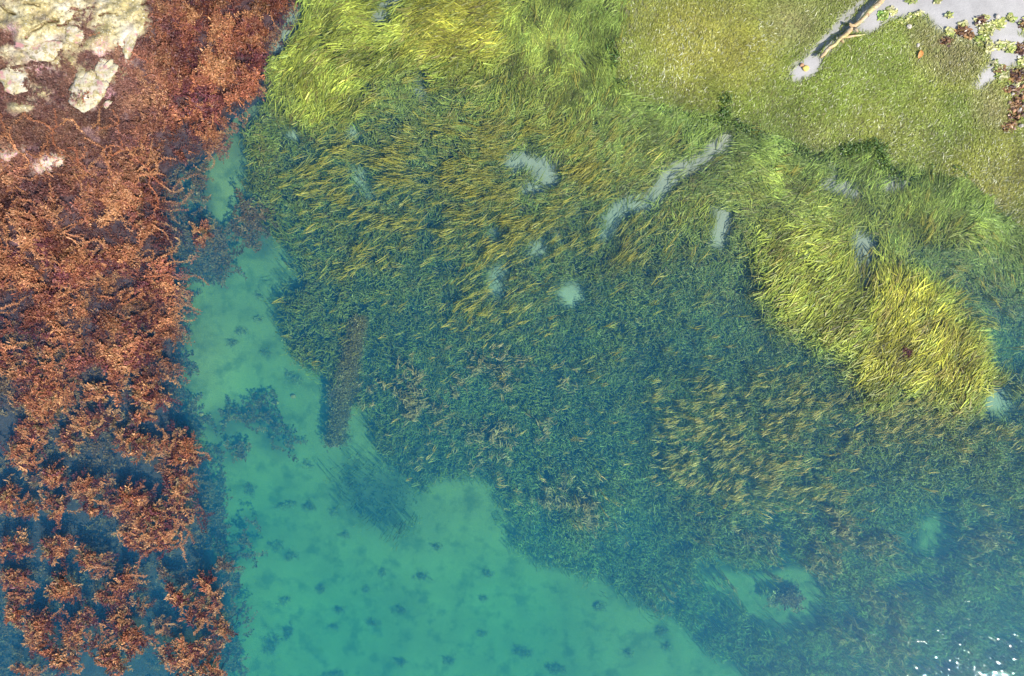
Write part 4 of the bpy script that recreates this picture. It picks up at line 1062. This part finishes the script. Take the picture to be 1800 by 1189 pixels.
# orange leaf stuck upright in the seagrass
def leaf_obj(name, px, py, L, W, ang, mat, label, cat, lift=.04):
    b = pt(px, py, .03)
    S = 7; t = np.linspace(0, 1, S)
    a = R(ang)
    P = np.stack([b[0] + np.cos(a) * (t - .5) * L, b[1] + np.sin(a) * (t - .5) * L, b[2] + lift * np.sin(t * 3.0)], 1)
    w = W * np.sin(np.pi * np.clip(t * .92 + .06, 0, 1)) ** .7
    sd = np.array([-math.sin(a), math.cos(a), 0.0])
    V = np.concatenate([P - sd * w[:, None] + np.array([0, 0, .02]), P, P + sd * w[:, None] + np.array([0, 0, .015])])
    V = np.concatenate([V, V - np.array([0, 0, .004])])
    F = []
    for k in range(S - 1):
        for r in (0, S):
            F.append((r + k, r + k + 1, r + S + k + 1, r + S + k))
    m2 = 3 * S
    F += [tuple(m2 + q for q in f[::-1]) for f in F]
    o = poly_obj(name, V, F, mat, None, b); o.location = tuple(b)
    return tag(o, label, cat)
leaf_obj("fallen_leaf", 1617, 96, .19, .055, 70, stone_mat("orange_leaf", (.36, .14, .03), (.5, .22, .05)), "orange dead leaf lying on the flattened seagrass", "leaf")
leaf_obj("feather", 5, 1145, .26, .028, 8, stone_mat("white_feather", (.6, .6, .6), (.75, .75, .72)), "white feather floating at the left edge near the bottom", "feather").location.z = -.01

def scrap(name, px, py, rx, ry, z, colr, lab, cat, seed, n=60, leaf=(.06, .016), L=.22, rot=0):
    rg = np.random.default_rng(seed)
    base = tuple(world_xyz(np.array([float(px)]), np.array([float(py)]), np.array([z]))[0])
    th = rg.uniform(0, 6.28, n); rad = np.sqrt(rg.random(n))
    u = np.cos(th) * rad * rx; v = np.sin(th) * rad * ry; c, s = math.cos(R(rot)), math.sin(R(rot))
    P0 = world_xyz(px + u * c - v * s, py + u * s + v * c, np.full(n, z))[:, :2]
    g = Geo()
    weed(g, P0, -R(rot) + rg.normal(0, .6, n), np.clip(rg.normal(L, L * .25, n), .05, 1), 5, lambda xy: np.full(len(xy), z), leaf, np.array(colr) * rg.lognormal(0, .3, n)[:, None], .8, 1, .006, lift=.015, rg=rg)
    o = g.build(name, M_WEED, None, origin=base); o.location = base
    return tag(o, lab, cat)
scrap("red_weed", 1594, 620, 9, 4, -.02, (.10, .035, .035), "small dark red weed scrap caught in the brightest seagrass", "seaweed", 71, 16, (.045, .012), .12, 10)
scrap("kelp_piece", 1358, 1060, 9, 7, float(samp(ZG, 1358, 1060)) + .3, (.26, .19, .11), "pale brown kelp piece in the sandy hole of the meadow, left arm", "seaweed", 72, 40, (.05, .014), .2, -60)
scrap("kelp_piece", 1384, 1052, 16, 6, float(samp(ZG, 1384, 1052)) + .3, (.22, .12, .075), "red-brown kelp piece in the sandy hole of the meadow, right arm", "seaweed", 73, 70, (.06, .016), .22, 20)
scrap("kelp_piece", 1378, 1042, 20, 7, float(samp(ZG, 1378, 1040)) + .15, (.05, .035, .03), "dark weed behind the kelp pieces in the sandy hole", "seaweed", 74, 55, (.05, .012), .18, -10)

# ------------------------------------------------------------------ sea lettuce and wrack on the mud flat
def lettuce(px, py, rx, ry, rot, seed, label, cols, name="sea_lettuce", cat="algae", hgt=.05):
    rg = np.random.default_rng(seed)
    b = pt(px, py, 0)
    g = Geo()
    k = int(np.clip(rx * ry / 5, 5, 34))
    for q in range(k):
        th = rg.uniform(0, 6.28); rad = math.sqrt(rg.random())
        u = math.cos(th) * rad * rx; v = math.sin(th) * rad * ry
        c, s = math.cos(R(rot)), math.sin(R(rot))
        x0 = px + u * c - v * s; y0 = py + u * s + v * c
        o3 = pt(x0, y0, .012 + hgt * (1 - rad) * rg.uniform(.4, 1))
        m = 4; uu, vv = np.meshgrid(np.linspace(-1, 1, m), np.linspace(-1, 1, m))
        r_ = rg.uniform(.035, .085)
        a = rg.uniform(0, 6.28)
        wv_ = 1 + .35 * np.sin(3 * np.arctan2(vv, uu) + a)
        X = (uu * math.cos(a) - vv * math.sin(a)) * r_ * wv_; Y = (uu * math.sin(a) + vv * math.cos(a)) * r_ * wv_ * .75
        Z = rg.normal(0, .015, (m, m))
        V = np.stack([o3[0] + X, o3[1] + Y, np.maximum(o3[2] + Z, b[2] + .004)], -1).reshape(-1, 3)
        idx = np.arange(m * m).reshape(m, m)
        F = np.stack([idx[:-1, :-1], idx[:-1, 1:], idx[1:, 1:], idx[1:, :-1]], -1).reshape(-1, 4)
        cc = np.array(cols[rg.integers(0, len(cols))]) * rg.lognormal(0, .2)
        g.add(V, F, np.tile(np.clip(cc, 0, 1), (m * m, 1)))
    o = g.build(name, M_LETT, None, False, b); o.location = tuple(b)
    return tag(o, label, cat, "algae scraps stranded on the mud")
YG = [(.36, .38, .10), (.42, .41, .15), (.25, .31, .07), (.48, .45, .25)]
BR = [(.12, .055, .03), (.18, .09, .04), (.07, .035, .03), (.26, .15, .06)]
MX = YG + BR
for i, (px, py, rx, ry, rot, cols, lab) in enumerate([
    (1605, 2, 10, 3, 0, YG, "yellow-green algae strip at the top edge of the bare mud, left one"), (1646, 0, 8, 3, 0, YG, "yellow-green algae strip at the top edge of the bare mud, right one"),
    (1612, 25, 13, 4, -10, YG, "bright yellow algae bar on the mud between log and shore"), (1594, 36, 15, 3.5, -12, YG, "long thin green algae strip along the grass edge"),
    (1551, 28, 6, 12, 10, [(.16, .28, .05), (.26, .32, .07)], "bright green algae patch beside the driftwood"), (1568, 20, 7, 6, 0, YG, "small green algae curl right of the driftwood"),
    (1669, 27, 3, 3, 0, YG, "lone green algae dot in the middle of the mud"), (1691, 43, 6, 4, 0, YG, "green algae tuft on top of the brown weed heap"),
    (1671, 55, 7, 7, -30, YG, "yellow algae left of the brown weed heap"), (1696, 55, 13, 9, 10, BR, "dark brown weed heap where mud meets grass"),
    (1706, 63, 8, 6, 20, BR, "purple-brown weed under the brown weed heap"), (1664, 73, 8, 7, 0, BR, "olive-brown weed lump at the tip of the grass"),
    (1727, 36, 12, 6, -20, MX, "brown and yellow weed tangle out on the mud"), (1735, 50, 15, 9, -25, YG, "pale yellow algae mass right of the brown weed heap"),
    (1757, 42, 9, 6, -20, YG, "curled yellow algae right of the weed tangle"), (1777, 33, 6, 6, 0, YG, "round yellow-green algae tuft farthest out on the mud"),
    (1727, 70, 9, 12, 30, YG, "yellow algae trail below the pale mass"), (1738, 82, 8, 9, 20, YG, "lower end of the yellow algae trail"),
    (1760, 78, 10, 6, 0, YG, "yellow algae patch above the small mud pool"), (1776, 84, 10, 9, 0, YG, "yellow algae patch left of the dark weed at the right edge"),
    (1794, 86, 8, 8, 0, BR, "dark brown weed at the right edge of the mud"), (1800, 40, 5, 12, 0, MX, "brown weed strip cut by the right edge"),
    (1757, 121, 12, 6, -20, MX, "dark weed scrap like a little boat on the mud"), (1762, 134, 12, 7, -10, YG, "pale yellow algae below the dark boat-like scrap"),
    (1748, 112, 6, 4, 0, YG, "small yellow algae bit above the dark boat-like scrap"), (1790, 132, 16, 9, -15, BR, "orange-brown weed bank at the right edge above the rubble"),
    (1798, 110, 6, 10, 0, YG, "yellow algae cut by the right edge above the weed bank"), (1783, 152, 18, 8, -20, MX, "mixed weed at the top of the rubble heap"),
    (1788, 185, 16, 26, 10, BR, "brown wrack spread through the rubble heap"), (1775, 222, 16, 6, -20, BR, "brown wrack fringe below the rubble heap")]):
    lettuce(px, py, rx, ry, rot, 5000 + i, lab, cols, "sea_lettuce" if cols is YG else "stranded_weed", "algae" if cols is YG else "seaweed")
